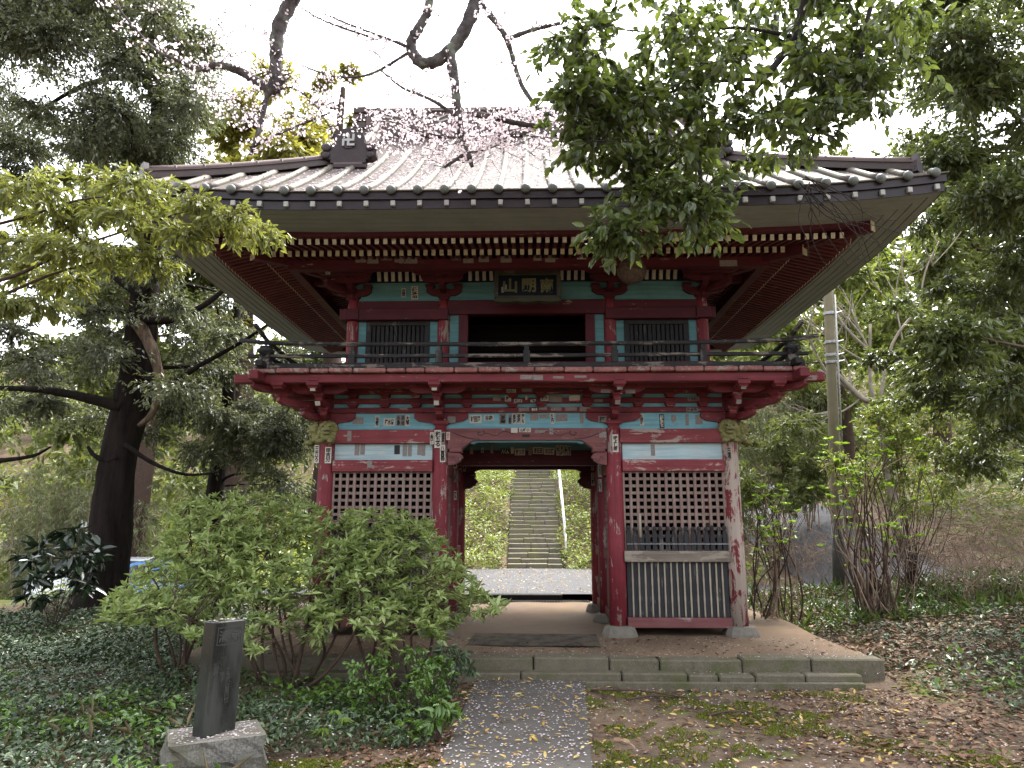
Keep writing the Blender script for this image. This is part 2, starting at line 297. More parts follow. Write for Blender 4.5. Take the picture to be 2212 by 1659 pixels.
class B:
    def __init__(s): s.v = []; s.f = []
    def box(s, x0, x1, y0, y1, z0, z1, M=None):
        n = len(s.v); c = [(x, y, z) for x in (x0, x1) for y in (y0, y1) for z in (z0, z1)]
        s.v += [tuple(M @ Vector(p)) for p in c] if M else c
        s.f += [tuple(n+i for i in q) for q in ((0, 1, 3, 2), (4, 6, 7, 5), (0, 4, 5, 1), (2, 3, 7, 6), (0, 2, 6, 4), (1, 5, 7, 3))]; return s
    def tube(s, pts, rs, k=8, cap=True):
        n = len(s.v); pts = [Vector(p) for p in pts]
        if not hasattr(rs, '__len__'): rs = [rs]*len(pts)
        ref = Vector((0, 0, 1)); prev = None
        for i, p in enumerate(pts):
            t = (pts[min(i+1, len(pts)-1)] - pts[max(i-1, 0)]); t = t.normalized() if t.length > 1e-9 else Vector((0, 0, 1))
            u = (prev - t*prev.dot(t)) if prev is not None else None
            if u is None or u.length < 1e-4: u = t.orthogonal()
            u.normalize(); prev = u; w = t.cross(u)
            for j in range(k):
                a = 2*PI*j/k; s.v.append(tuple(p + (u*math.cos(a) + w*math.sin(a))*rs[i]))
        for i in range(len(pts)-1):
            for j in range(k):
                a, b = n+i*k+j, n+i*k+(j+1) % k; s.f.append((a, b, b+k, a+k))
        if cap: s.f.append(tuple(n+j for j in reversed(range(k)))); s.f.append(tuple(n+(len(pts)-1)*k+j for j in range(k)))
        return s
    def lathe(s, prof, k=12, M=None):
        n = len(s.v); M = M or Matrix.Identity(4)
        for r, z in prof:
            for j in range(k): a = 2*PI*j/k; s.v.append(tuple(M @ Vector((r*math.cos(a), r*math.sin(a), z))))
        for i in range(len(prof)-1):
            for j in range(k):
                a, b = n+i*k+j, n+i*k+(j+1) % k; s.f.append((a, b, b+k, a+k))
        s.f.append(tuple(n+j for j in reversed(range(k)))); s.f.append(tuple(n+(len(prof)-1)*k+j for j in range(k))); return s
    def prism(s, poly, y0, y1, M=None):          # poly in (x, z), extruded along y
        n = len(s.v); k = len(poly); M = M or Matrix.Identity(4)
        s.v += [tuple(M @ Vector((x, y0, z))) for x, z in poly] + [tuple(M @ Vector((x, y1, z))) for x, z in poly]
        s.f.append(tuple(n+j for j in range(k))); s.f.append(tuple(n+k+j for j in reversed(range(k))))
        for j in range(k): s.f.append((n+(j+1) % k, n+j, n+k+j, n+k+(j+1) % k))
        return s
    def sphere(s, c, r, k=10, h=6, M=None):
        rr = r if hasattr(r, '__len__') else (r, r, r); n = len(s.v); M = M or Matrix.Identity(4)
        for i in range(1, h):
            p = PI*i/h
            for j in range(k): a = 2*PI*j/k; s.v.append(tuple(M @ Vector((c[0]+rr[0]*math.sin(p)*math.cos(a), c[1]+rr[1]*math.sin(p)*math.sin(a), c[2]+rr[2]*math.cos(p)))))
        s.v.append(tuple(M @ Vector((c[0], c[1], c[2]+rr[2])))); s.v.append(tuple(M @ Vector((c[0], c[1], c[2]-rr[2])))); t = len(s.v)-2
        for i in range(h-2):
            for j in range(k): a, b = n+i*k+j, n+i*k+(j+1) % k; s.f.append((a, a+k, b+k, b))
        for j in range(k): s.f.append((t, n+j, n+(j+1) % k)); s.f.append((t+1, n+(h-2)*k+(j+1) % k, n+(h-2)*k+j))
        return s
    def mesh(s, name, mat, smooth=False):
        me = bpy.data.meshes.new(name); me.from_pydata(s.v, [], s.f); me.materials.append(MATS[mat])
        if smooth: me.polygons.foreach_set('use_smooth', [True]*len(me.polygons))
        return me
    def build(s, name, mat, parent=None, smooth=False, M=None): return link(bpy.data.objects.new(name, s.mesh(name, mat, smooth)), parent, M)
def np_mesh(name, V, quads, mat, parent=None, smooth=True):
    me = bpy.data.meshes.new(name); nq, k = quads.shape
    me.vertices.add(len(V)); me.vertices.foreach_set('co', V.astype(np.float32).ravel())
    me.loops.add(nq*k); me.loops.foreach_set('vertex_index', quads.astype(np.int32).ravel())
    me.polygons.add(nq); me.polygons.foreach_set('loop_start', np.arange(0, nq*k, k, dtype=np.int32)); me.polygons.foreach_set('loop_total', np.full(nq, k, np.int32))
    if smooth: me.polygons.foreach_set('use_smooth', np.ones(nq, bool))
    me.update(calc_edges=True); me.materials.append(MATS[mat]); return link(bpy.data.objects.new(name, me), parent)
def nrm(a): return a/np.maximum(np.linalg.norm(a, axis=1, keepdims=True), 1e-9)
def leaves(name, P, D, S, mat, parent=None, ratio=.42, fold=.22, droop=.18, big=False, up=(0, 0, 1), jitter=.6):
    """one mesh of leaf blades: base P, direction D, length S; two faces folded along the midrib"""
    n = len(P); D = nrm(D); upv = nrm(np.array(up)[None] + rng.normal(0, jitter, (n, 3))); side = nrm(np.cross(D, upv)); no = np.cross(side, D)
    S = np.asarray(S).reshape(-1, 1)*np.ones((n, 1)); w = S*ratio*.5
    if big:
        q = [P, P+D*S*.28+side*w*.85+no*w*fold, P+D*S*.62+side*w*.8+no*(w*fold-S*droop*.25), P+D*S-no*S*droop, P+D*S*.62-side*w*.8+no*(w*fold-S*droop*.25), P+D*S*.28-side*w*.85+no*w*fold]
        V = np.stack(q, 1).reshape(-1, 3); b = np.arange(n)[:, None]*6
        F = np.concatenate([b+np.array([[0, 1, 2, 3]]), b+np.array([[0, 3, 4, 5]])], 1).reshape(-1, 4)
    else:
        q = [P, P+D*S*.45+side*w+no*w*fold, P+D*S-no*S*droop, P+D*S*.45-side*w+no*w*fold]
        V = np.stack(q, 1).reshape(-1, 3); b = np.arange(n)[:, None]*4
        F = np.concatenate([b+np.array([[0, 1, 2]]), b+np.array([[0, 2, 3]])], 1).reshape(-1, 3)
    return np_mesh(name, V, F, mat, parent, smooth=False)
def curve_pts(a, b, sag=0, wob=.1, n=7, seed=None):
    a, b = Vector(a), Vector(b); L = (b-a).length; out = []; r = random.Random(seed) if seed is not None else random
    o1 = Vector((r.uniform(-1, 1), r.uniform(-1, 1), r.uniform(-1, 1)))*wob*L
    o2 = Vector((r.uniform(-1, 1), r.uniform(-1, 1), r.uniform(-1, 1)))*wob*.5*L
    for i in range(n):
        t = i/(n-1); out.append(a.lerp(b, t) + o1*math.sin(PI*t) + o2*math.sin(2*PI*t) + Vector((0, 0, sag*L*math.sin(PI*t))))
    return out
def text_mesh(s, size, mat, bold=.0, depth=.0006, vertical=False, name='writing', stretch=1.0):
    c = bpy.data.curves.new('txt', 'FONT'); c.body = '\n'.join(s) if vertical else s
    c.size = size; c.align_x = 'CENTER'; c.align_y = 'CENTER'; c.offset = bold; c.extrude = depth; c.resolution_u = 2; c.space_line = .78 if vertical else 1
    o = bpy.data.objects.new('txt', c); COL.objects.link(o); dg = bpy.context.evaluated_depsgraph_get(); dg.update()
    me = bpy.data.meshes.new_from_object(o.evaluated_get(dg)); bpy.data.objects.remove(o); bpy.data.curves.remove(c)
    me.name = name; me.materials.clear(); me.materials.append(MATS[mat])
    if len(me.vertices):
        co = np.empty(len(me.vertices)*3, np.float32); me.vertices.foreach_get('co', co); co = co.reshape(-1, 3)
        mid = (co.max(0)+co.min(0))/2; co -= mid; co[:, 0] *= stretch; me.vertices.foreach_set('co', co.ravel()); me['w'] = float(np.ptp(co[:, 0])); me['h'] = float(np.ptp(co[:, 1]))
    return me
FRONT = RX(PI/2)     # text plane -> facing the camera (-Y)
# ------------------------------------------------------------------ ground, road, platform, stairs
def sst(a, b, x): t = np.clip((x-a)/(b-a), 0, 1); return t*t*(3-2*t)
def terrain(x, y):
    x = np.asarray(x, float); y = np.asarray(y, float)
    z = .17*sst(12.4, 13.4, y)
    z = z + .26*sst(3.3, 4.8, x)*sst(6.6, 8.6, y)*(1-sst(12, 13.4, y)*.6) + .10*np.clip(x-5, 0, 6)*sst(5, 9, y)
    z = z + (.17+.0)*np.clip(y-15.5, 0, 14)*sst(4.5, 7, x)
    z = z - .95*sst(5.5, 8.5, -x)*sst(13.5, 17, y)*(1-sst(24, 30, y))
    y0 = 23.0 + 9*sst(4, 8, x) + 12*sst(6, 12, -x)
    z = z + np.minimum(.535*(np.clip(y-y0, 0, 5.9)+np.clip(y-y0-10.6, 0, 24)), 16) + .12*np.clip(y-60, 0, 40)
    z = z + .02*np.sin(x*1.7+y*.6)*np.cos(y*1.3-x*.4) + .010*np.sin(5.1*x+2.0)*np.sin(4.3*y) - .03*(np.abs(x) < 3.3)*sst(8.2, 8.6, y)*(1-sst(12.4, 13, y))
    return z
def H(x, y): return float(terrain(x, y))
def axis(*segs):
    out = []
    for a, b, st in segs: out += list(np.arange(a, b-1e-6, st))
    return np.array(out + [segs[-1][1]])
gx = axis((-400, -60, 40), (-60, -14, 2), (-14, -6, .5), (-6, 7, .13), (7, 16, .5), (16, 60, 2), (60, 400, 40))
gy = axis((-60, 0, 5), (0, 3, .5), (3, 14, .13), (14, 50, .5), (50, 100, 4), (100, 600, 50))
GX, GY = np.meshgrid(gx, gy); GZ = terrain(GX, GY)
V = np.stack([GX, GY, GZ], -1).reshape(-1, 3); nx, ny = len(gx), len(gy)
ii = (np.arange(ny-1)[:, None]*nx + np.arange(nx-1)[None]).ravel()
ground = np_mesh('ground', V, np.stack([ii, ii+1, ii+1+nx, ii+nx], 1), 'forest_floor'); tag(ground, 'leaf strewn forest floor around the gate', kind='structure')

def sheet(name, fx, fy, zf, mat, nu, nv, parent=None):
    """a sheet with u, v in 0..1: fx(u, v), fy(u, v), zf(x, y)"""
    u, v = np.meshgrid(np.linspace(0, 1, nu), np.linspace(0, 1, nv)); x = fx(u, v); y = fy(u, v)
    V = np.stack([x, y, zf(x, y)], -1).reshape(-1, 3); ii = (np.arange(nv-1)[:, None]*nu + np.arange(nu-1)[None]).ravel()
    return np_mesh(name, V, np.stack([ii, ii+1, ii+1+nu, ii+nu], 1), mat, parent)
# approach path of concrete, running up to the steps: a real slab with a drop at its edges
b = B(); pl, pr = lambda y: -.60+(y-4)*.02-.06*(y < 0), lambda y: .37+(y-4)*.055
ys = np.linspace(-1.5, 7.66, 24); n = len(ys); vv = []
for y in ys:
    for x, dz in ((pl(y)-.01, -.08), (pl(y), .024), (pl(y)*.5+pr(y)*.5, .03), (pr(y), .022), (pr(y)+.01, -.08)): vv.append((x, y, H(x, y)*.4+dz+.01))
b.v = vv; b.f = [(i*5+j, i*5+j+1, i*5+j+6, i*5+j+5) for i in range(n-1) for j in range(4)]
tag(b.build('path', 'path_concrete', None), 'petal strewn grey concrete path leading to the steps', kind='structure')
# trodden earth platform under the gate
def plat_z(x, y): return .215 + .008*np.sin(2.1*x+.7)*np.cos(1.8*y) + .004*np.sin(7*x+3*y) - .035*np.exp(-(((x+.15)/.75)**2+((y-9.15)/.28)**2))
plat = sheet('earth_platform', lambda u, v: -3.75+7.4*u+.05*np.sin(9*v+3*u), lambda u, v: 7.92+5.45*v, plat_z, 'earth', 70, 60)
tag(plat, 'trodden ochre earth platform under the gate', kind='structure')
rk = random.Random(3)
def stone_row(name, edges, y0, y1, z0, z1, mat, parent, tilt=.01):
    for a, c in zip(edges[:-1], edges[1:]):
        dy = rk.uniform(-.012, .012); dz = rk.uniform(-.012, .008)
        box(name, a+.006, c-.006, y0+dy, y1+dy, z0, z1+dz, mat, parent, .014, RZ(rk.uniform(-tilt, tilt)) @ RX(rk.uniform(-tilt, tilt)))
ed = [at(px, 1430, Y=7.9).x for px in (410, 640, 800, 985, 1152, 1313, 1420, 1595, 1742, 1898)]
stone_row('kerb_stone', ed, 7.76, 7.99, -.06, .228, 'stone', plat)
ed = [at(px, 1460, Y=7.75).x for px in (415, 640, 820, 985, 1125, 1340, 1480, 1545, 1622, 1728, 1850)]
stone_row('step_stone', ed, 7.60, 7.78, -.1, .105, 'stone', plat)
box('edging_board', .56, 3.3, 7.44, 7.50, -.08, .062, 'stone', plat, .008)
# asphalt court behind the gate, dark timber ramp at its near edge
ct = sheet('asphalt_court', lambda u, v: -5.2+12*u, lambda u, v: 13.62+9.3*v, lambda x, y: .315-.012*(y-13.6), 'asphalt', 40, 30)
tag(ct, 'grey asphalt court between the gate and the stairs', kind='structure')
rd = sheet('road', lambda u, v: 5.6+3.0*u+v*1.5, lambda u, v: 13.8+16*v, lambda x, y: terrain(x, y)+.04, 'asphalt', 14, 40); tag(rd, 'asphalt road climbing away beside the gate', kind='structure')
o = box('ramp_board', -.80, .62, 13.42, 13.66, .15, .322, 'black_rubber', None, .01); tag(o, 'black ramp board laid behind the gate passage', 'ramp')
gr = empty('drain_grate', (0, 13.3, .2), 'thin metal drain grate crossing the back of the passage', 'grate')
for k in range(2): box('grate_rim', -1.1, 1.1, 13.17+.16*k, 13.185+.16*k, .19, .232, 'iron_grate', gr, .002)
for k in range(44): box('grate_bar', -1.08+.05*k, -1.066+.05*k, 13.186, 13.329, .2, .228, 'iron_grate', gr, 0)
# puddle in the passage
pv = [(-.15, 9.15, .2)]; pf = []
for k in range(28):
    a = 2*PI*k/28; r = 1+.22*math.sin(3*a+1)+.12*math.sin(5*a); pv.append((-.15+.62*r*math.cos(a), 9.15+.2*r*math.sin(a), .2))
pf = [(0, k+1, (k+1) % 28+1) for k in range(28)]
tag(mk('puddle', pv, pf, 'puddle_water'), 'shallow rain puddle on the passage floor', kind='structure')

# stone staircase up the hill
st = empty('stone_staircase', (0, 23, .2), 'long mossy stone staircase climbing the hill behind the gate', 'staircase')
r2 = random.Random(11)
def flight(y0, z0, n, w, cx, tread=.28, rise=.15):
    for i in range(n):
        x = cx-w/2; cuts = [x]
        while cuts[-1] < cx+w/2-.45: cuts.append(cuts[-1]+r2.uniform(.42, .85))
        if cx+w/2-cuts[-1] < .3 and len(cuts) > 1: cuts.pop()
        cuts.append(cx+w/2)
        for a, c in zip(cuts[:-1], cuts[1:]):
            box('step_stone', a+.004, c-.004, y0+i*tread+r2.uniform(-.012, .012), y0+(i+1)*tread+.06, z0+i*rise-.12, z0+(i+1)*rise+r2.uniform(-.02, .012), 'stair_stone', st, .018, RZ(r2.uniform(-.02, .02)) @ RY(r2.uniform(-.012, .012)))
flight(23.0, .2, 21, 1.74, .2)
flight(33.5, 3.35, 14, 1.7, .25)
box('landing', -.7, 1.1, 28.88, 33.5, 3.2, 3.345, 'stair_stone', st, .02)
hr = empty('handrail', (1.25, 23.6, .4), 'white pipe handrail beside the stone staircase', 'handrail')
for k in range(6): B().tube([(1.22, 23.8+k*1.05, .25+k*.56), (1.22, 23.8+k*1.05, 1.25+k*.56)], .028, 6).build('post', 'rope_white', hr, True)
for dz, y1 in ((1.22, 5.4), (.78, 5.4)): B().tube([(1.22, 23.7, .25+dz-.05), (1.22, 23.8+y1, .25+dz+y1*.533)], .026, 6).build('rail', 'rope_white', hr, True)
# ------------------------------------------------------------------ the two-storey temple gate
GY = 10.65
gate = empty('temple_gate', (0, GY, .22), 'weathered red and blue two-storey temple gate with wide metal roof', 'temple gate')
XO, XI = 2.66, 1.145; YF, YM, YB = 9.40, 10.65, 11.90; CR = .113
# foundation stones and columns
def column(x, y, mat, z0=.335, z1=2.84, r=CR, taper=.94, name='column', stone=True):
    prof = [(r, 0), (r*1.0, (z1-z0)*.4), (r*taper, z1-z0-.12), (r*taper*.86, z1-z0)]
    c = B().lathe(prof, 20).build(name, mat, gate, True, T(x, y, z0))
    if stone:
        rr = random.Random(int(x*100+y*10)); b = B(); k = 14; tops = []
        for lev, (sc, z) in enumerate(((1.6, .15), (1.5, .25), (1.28, .325), (1.05, .34))):
            for j in range(k):
                a = 2*PI*j/k; w = .135*sc*(1+.10*math.sin(3*a+x*3)+.05*math.sin(5*a+y)); e = max(abs(math.cos(a)), abs(math.sin(a)))**.6
                b.v.append((x+w*math.cos(a)/e, y+w*math.sin(a)/e, z))
        for i in range(3):
            for j in range(k): p, q = i*k+j, i*k+(j+1) % k; b.f.append((p, q, q+k, p+k))
        b.f.append(tuple(3*k+j for j in range(k))); b.build('foundation_stone', 'base_stone', gate, False)
    return c
for y in (YF, YM, YB):
    for x in (-XO, -XI, XI, XO): column(x, y, 'red_column_bare' if (x > 2 and y == YF) else 'red_column')
# side bays, front: sill, board panel, rail, lattice, beams, painted boards
def side_bay(sx):
    x0, x1 = (XI+CR*.95, XO-CR*.95) if sx > 0 else (-XO+CR*.95, -XI-CR*.95)
    yp = YF-.02
    box('sill_beam', x0, x1, yp-.075, yp+.06, .315, .437, 'pale_red_x', gate)
    box('middle_rail', x0-.02, x1+.02, yp-.085, yp+.06, 1.115, 1.253, 'weathered_wood', gate)
    n = 16; p = (x1-x0)/n
    box('backing_board', x0, x1, yp+.02, yp+.04, .43, 1.12, 'interior_shade', gate, 0)
    rr = random.Random(5+sx)
    for k in range(n):
        box('wall_board', x0+k*p+.012, x0+(k+1)*p-.012, yp-.018+rr.uniform(-.004, .004), yp+.012, .437, 1.115, 'charcoal', gate, .003)
        if k: 
            M = T(x0+k*p+rr.uniform(-.003, .003), yp-.022, .776) @ RY(rr.uniform(-.004, .004)); inst('bamboo_batten', bamboo, gate, M)
    # lattice
    nv = 14; p = (x1-x0)/nv
    for k in range(nv+1): box('lattice_bar', x0+k*p-.0185, x0+k*p+.0185, yp-.018, yp+.010, 1.253, 2.26, 'lattice_wood', gate, .003)
    nh = 11
    for k in range(nh+1): z = 1.253+.0915*k; box('lattice_rail', x0, x1, yp-.006, yp+.022, z-.0185, z+.0185, 'lattice_wood', gate, .003)
    box('upper_rail', x0-.01, x1+.01, yp-.075, yp+.05, 2.262, 2.415, 'red_worn_x', gate)
    box('pale_board', x0, x1, yp-.012, yp+.02, 2.415, 2.632, 'pale_blue', gate, .002)
    box('tie_beam', x0-.03, x1+.03, yp-.08, yp+.06, 2.632, 2.815, 'red_worn_x', gate)
    # guardian chamber behind the lattice; its dimness is put into near-black colour
    box('chamber_back', x0, x1, YM+.02, YM+.05, .3, 2.8, 'interior_shade', gate, 0)
    box('chamber_floor', x0-.1, x1+.1, YF+.1, YM, 1.06, 1.10, 'interior_shade', gate, 0)
    box('chamber_ceiling', x0-.1, x1+.1, YF+.06, YB, 2.82, 2.85, 'interior_shade', gate, 0)
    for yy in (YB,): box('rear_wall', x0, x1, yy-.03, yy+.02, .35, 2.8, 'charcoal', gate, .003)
    xo = sx*XO; box('outer_wall', xo-.02, xo+.02, YF+.1, YB-.1, .35, 2.83, 'charcoal', gate, .003)
b = B(); zz = np.linspace(-.338, .338, 13)
b.tube([(0, 0, z) for z in zz], [.0115+(.0022 if i % 4 == 0 else 0) for i in range(13)], 6); bamboo = b.mesh('bamboo_batten', 'bamboo_strip', True)
side_bay(1); side_bay(-1)
# row of round-headed pickets in front of the bay lattice
pk = B(); pk.box(-.028, .028, -.012, .012, 0, .20)
pk.prism([(-.028, .20), (.028, .20), (.014, .262), (-.014, .262)], -.012, .012); pk.sphere((0, 0, .288), (.027, .016, .031), 10, 6)
for sx in (1, -1):
    x0 = 1.30 if sx > 0 else -2.52
    me = pk.mesh('picket', 'charcoal')
    for k in range(16):
        rr = random.Random(k+40*sx)
        inst('picket', me, gate, T(x0+k*.0815+rr.uniform(-.004, .004), YF-.075, 1.25+rr.uniform(-.018, .006)) @ RY(rr.uniform(-.02, .02)))
    B().tube([(x0-.03, YF-.095, 1.338), (x0+1.27, YF-.095, 1.338)], .004, 5).build('picket_wire', 'galvanised', gate)
B().tube([(1.445, YF-.085, 1.42), (1.447, YF-.09, 1.72)], [.018, .016], 8).build('bamboo_tube', 'bamboo_strip', gate, True)
# passage side walls: low boards and lattice between the columns
for sx in (-1, 1):
    x = sx*XI
    for ya, yb in ((YF+CR, YM-CR), (YM+CR, YB-CR)):
        box('passage_sill', x-.05, x+.05, ya, yb, .33, .45, 'red_y', gate); box('passage_rail', x-.055, x+.055, ya, yb, 1.11, 1.25, 'red_y', gate); box('passage_rail', x-.05, x+.05, ya, yb, 2.27, 2.42, 'red_y', gate)
        box('passage_head', x-.06, x+.06, ya, yb, 2.60, 2.82, 'red_y', gate); box('passage_board', x-.012, x+.012, ya, yb, 2.42, 2.60, 'lattice_wood', gate, .002)
        n = 8; p = (yb-ya)/n
        for k in range(n):
            box('wall_board', x-.014, x+.014, ya+k*p+.004, ya+(k+1)*p-.004, .45, 1.11, 'lattice_wood', gate, .002)
        for k in range(n+1): box('lattice_bar', x-.014, x+.014, ya+k*p-.02, ya+k*p+.02, 1.25, 2.27, 'lattice_wood', gate, .002)
        for k in range(1, 11): z = 1.25+.093*k; box('lattice_rail', x-.02, x+.008, ya, yb, z-.02, z+.02, 'lattice_wood', gate, .002)
box('passage_ceiling', -XI, XI, YF+.05, YB, 2.86, 2.89, 'redfresh_x', gate, 0)
# curved rainbow beam over the entrance with carved vine lines
def arch_poly(hw, zt, zb, drop, fl):
    pts = [(-hw, zt), (-hw, zb-drop)]
    pts += [(-hw+fl*.35*t, zb-drop) for t in (.5, 1)]
    for i in range(1, 8):
        t = i/7; pts.append((-hw+fl*(.35+.65*t), zb-drop+drop*(t*t*(3-2*t))))
    return pts + [(-x, z) for x, z in reversed(pts)]
hw = XI-CR*.9
B().prism(arch_poly(hw, 2.828, 2.672, .115, .36), YF-.09, YF+.07).build('rainbow_beam', 'pale_red_x', gate)
B().prism(arch_poly(hw-.3, 2.685, 2.650, .02, .1), YF-.045, YF+.04).build('beam_fillet', 'teal', gate)
vine = []
for s in (-1, 1):
    c0 = (s*.62, 2.765)
    sp_ = [(c0[0]+s*(.065-.009*t)*math.cos(t*1.0+2.2), c0[1]+(.04-.005*t)*math.sin(t+2.2)) for t in np.linspace(0, 6.0, 22)]
    B().tube([(x, YF-.092, z) for x, z in sp_], .0055, 5).build('carved_vine', 'carve_line', gate)
    a = [(s*(.98-.36*t), 2.775-.055*math.sin(t*2.6)-.06*t*t) for t in np.linspace(0, 1, 9)]
    B().tube([(x, YF-.092, z) for x, z in a], .0055, 5).build('carved_vine', 'carve_line', gate)
    a = [(s*(.60-.42*t), 2.735+.045*t+.022*math.sin(t*11)) for t in np.linspace(0, 1, 22)]
    B().tube([(x, YF-.092, z) for x, z in a], .0045, 5).build('carved_vine', 'carve_line', gate)
# cloud-shaped nosings under the beam ends, with their bearing blocks
cloud = [(0, .0), (0, .17), (.07, .19), (.10, .165), (.15, .16), (.19, .13), (.20, .10), (.175, .085), (.165, .055), (.13, .04), (.10, .015), (.06, .01)]
def nosing(x, y, z, s, mat, sc=1.0):
    M = T(x, y, z) @ Matrix.Diagonal((s*sc, 1, sc, 1))
    o = B().prism(cloud if s > 0 else cloud[::-1], -.06, .06, M).build('nosing', mat, gate)
    box('nosing_block', min(x, x+s*.17)+(.02 if s > 0 else -.02), max(x, x+s*.17)+(.02 if s > 0 else -.02), y-.085, y+.085, z+.165*sc, z+.24*sc, mat, o, .012)
    B().tube([(x+s*sc*(.05+.10*t), y-.062, z+sc*(.075+.035*math.sin(t*7))) for t in np.linspace(0, 1, 14)], .004, 5).build('carved_line', 'carve_line', o)
for s in (-1, 1): nosing(-s*(XI-CR*.9), YF-.02, 2.345, s, 'pale_red_x', 1.0)
# inner beams across the passage
box('passage_beam', -XI+.1, XI-.1, YM-.06, YM+.06, 2.44, 2.665, 'redfresh_x', gate); box('passage_frieze', -XI+.1, XI-.1, YM-.02, YM+.02, 2.665, 2.85, 'teal', gate, .002)
B().prism(arch_poly(XI-.08, 2.74, 2.475, .055, .3), YB-.07, YB+.07).build('rear_beam', 'redfresh_x', gate)
for s in (-1, 1): nosing(-s*(XI-.09), YB, 2.15, s, 'redfresh_x', 1.15)
box('rear_frieze', -XI, XI, YB-.02, YB+.02, 2.74, 2.87, 'redfresh_x', gate, .002)

# ---- bracket pieces
def masu(w, h, mat):
    k = ('masu', round(w, 3), round(h, 3), mat)
    if k not in BOXC:
        t = w/2; q = t*.68; b = B(); lv = [(q, 0), (q*1.04, h*.18), (t*.9, h*.42), (t, h*.5), (t, h)]
        for r, z in lv: b.v += [(-r, -r, z), (r, -r, z), (r, r, z), (-r, r, z)]
        for i in range(4):
            for j in range(4): p, o_ = i*4+j, i*4+(j+1) % 4; b.f.append((p, o_, o_+4, p+4))
        b.f += [(3, 2, 1, 0), (16, 17, 18, 19)]; BOXC[k] = b.mesh('block', mat)
    return BOXC[k]
def arm(L, h, w, mat, both=True):
    k = ('arm', round(L, 3), round(h, 3), round(w, 3), mat, both)
    if k not in BOXC:
        c = min(.14, L*.55); e = [(L-c*(1-t), h*.62*t**2.2) for t in (0, .35, .65, .85, 1)]
        poly = [(x, z) for x, z in e] + [(L, h)]
        left = [(-x, z) for x, z in reversed(poly)] if both else [(-.05, h), (-.05, 0)]
        poly = left + poly if both else poly + left
        BOXC[k] = B().prism(poly, -w/2, w/2).mesh('arm', mat)
    return BOXC[k]
def bracket(x, y, z, ang, reach, tiers, mat='red_x', matd='red_x', bw=.2, aw=.085, ah=.085, bh=.07, cross=(.33,), sc=1.0, ends=True):
    """stepped bracket on a column head: base block, arms reaching outwards (local -y), small blocks and cross arms"""
    M = T(x, y, z) @ RZ(ang); root = inst('bracket', masu(bw, .095, mat), gate, M)
    zz = .095
    for i in range(tiers):
        d = reach*(i+1)/tiers*sc
        inst('arm', arm(d+.04, ah, aw, matd, False), root, M @ T(0, 0, zz) @ RZ(-PI/2))
        inst('block', masu(.125, bh, mat), root, M @ T(0, -d+.01, zz+ah*.98))
        if ends: 
            pass
        zz += ah+bh-.012
    return root, zz
# lower brackets under the balcony (three steps out)
LZ = 2.845
for x in (-XO, -XI, XI, XO):
    root, ztop = bracket(x, YF, LZ, 0, .74, 3, 'red_x', 'red_y')
    M = T(x, YF, LZ)
    inst('cross_arm', arm(.34, .085, .085, 'red_x'), root, M @ T(0, .0, .095))
    for s in (-1, 1): inst('block', masu(.125, .07, 'red_x'), root, M @ T(s*.29, 0, .178))
    inst('cross_arm', arm(.36, .085, .085, 'red_x'), root, M @ T(0, -.47, .095+.143*2-.0))
    for s in (-1, 1): inst('block', masu(.125, .07, 'red_x'), root, M @ T(s*.30, -.47, .095+.143*2+.083))
    if abs(x) > 2:
        s = 1 if x > 0 else -1
        bracket(x, YF+.001, LZ+.001, s*PI/2, .74, 3, 'red_y', 'red_x')
        bracket(x, YF-.001, LZ-.001, s*PI/4, 1.05, 3, 'red_y', 'red_x', aw=.10)
        for yy in (YM, YB): bracket(x, yy, LZ, s*PI/2, .74, 3, 'red_y', 'red_x')
# through beams and blue infill between them
box('infill_board', -XO, XO, YF-.01, YF+.02, 2.815, 3.40, 'blue', gate, .001)
for z0, z1, dy in ((3.045, 3.115, .055), (3.17, 3.24, .052), (3.295, 3.37, .058)):
    box('through_beam', -XO-.1, XO+.1, YF-dy, YF-.012, z0, z1, 'red_x', gate)
for z in (3.115, 3.24):
    for x in (-1.9, -.19, .19, 1.9, -1.48, 1.48, -.80, .80, -2.33, 2.33): inst('spacer_block', masu(.13, .056, 'red_x'), gate, T(x, YF-.055, z))
for s in (-1, 1):
    box('infill_board', s*XO-.02, s*XO+.02, YF, YB, 2.815, 3.40, 'blue', gate, .001)
    for z0, z1 in ((3.045, 3.115), (3.17, 3.24), (3.295, 3.37)): box('through_beam', s*XO-.053, s*XO+.053, YF-.1, YB+.1, z0+.001, z1-.001, 'red_y', gate)
# curved corner pieces over the painted boards below each bracket
for x in (-XO, -XI, XI, XO):
    for s in (-1, 1):
        if abs(x+s*.3) > XO: continue
        poly = [(0, 0), (s*.08, .0), (s*.13, .035), (s*.30, .06), (s*.36, .10), (s*.36, .16), (0, .16)]
        B().prism(poly if s > 0 else poly[::-1], -.05, -.012, T(x, YF, 2.875)).build('corner_cheek', 'red_x', gate)

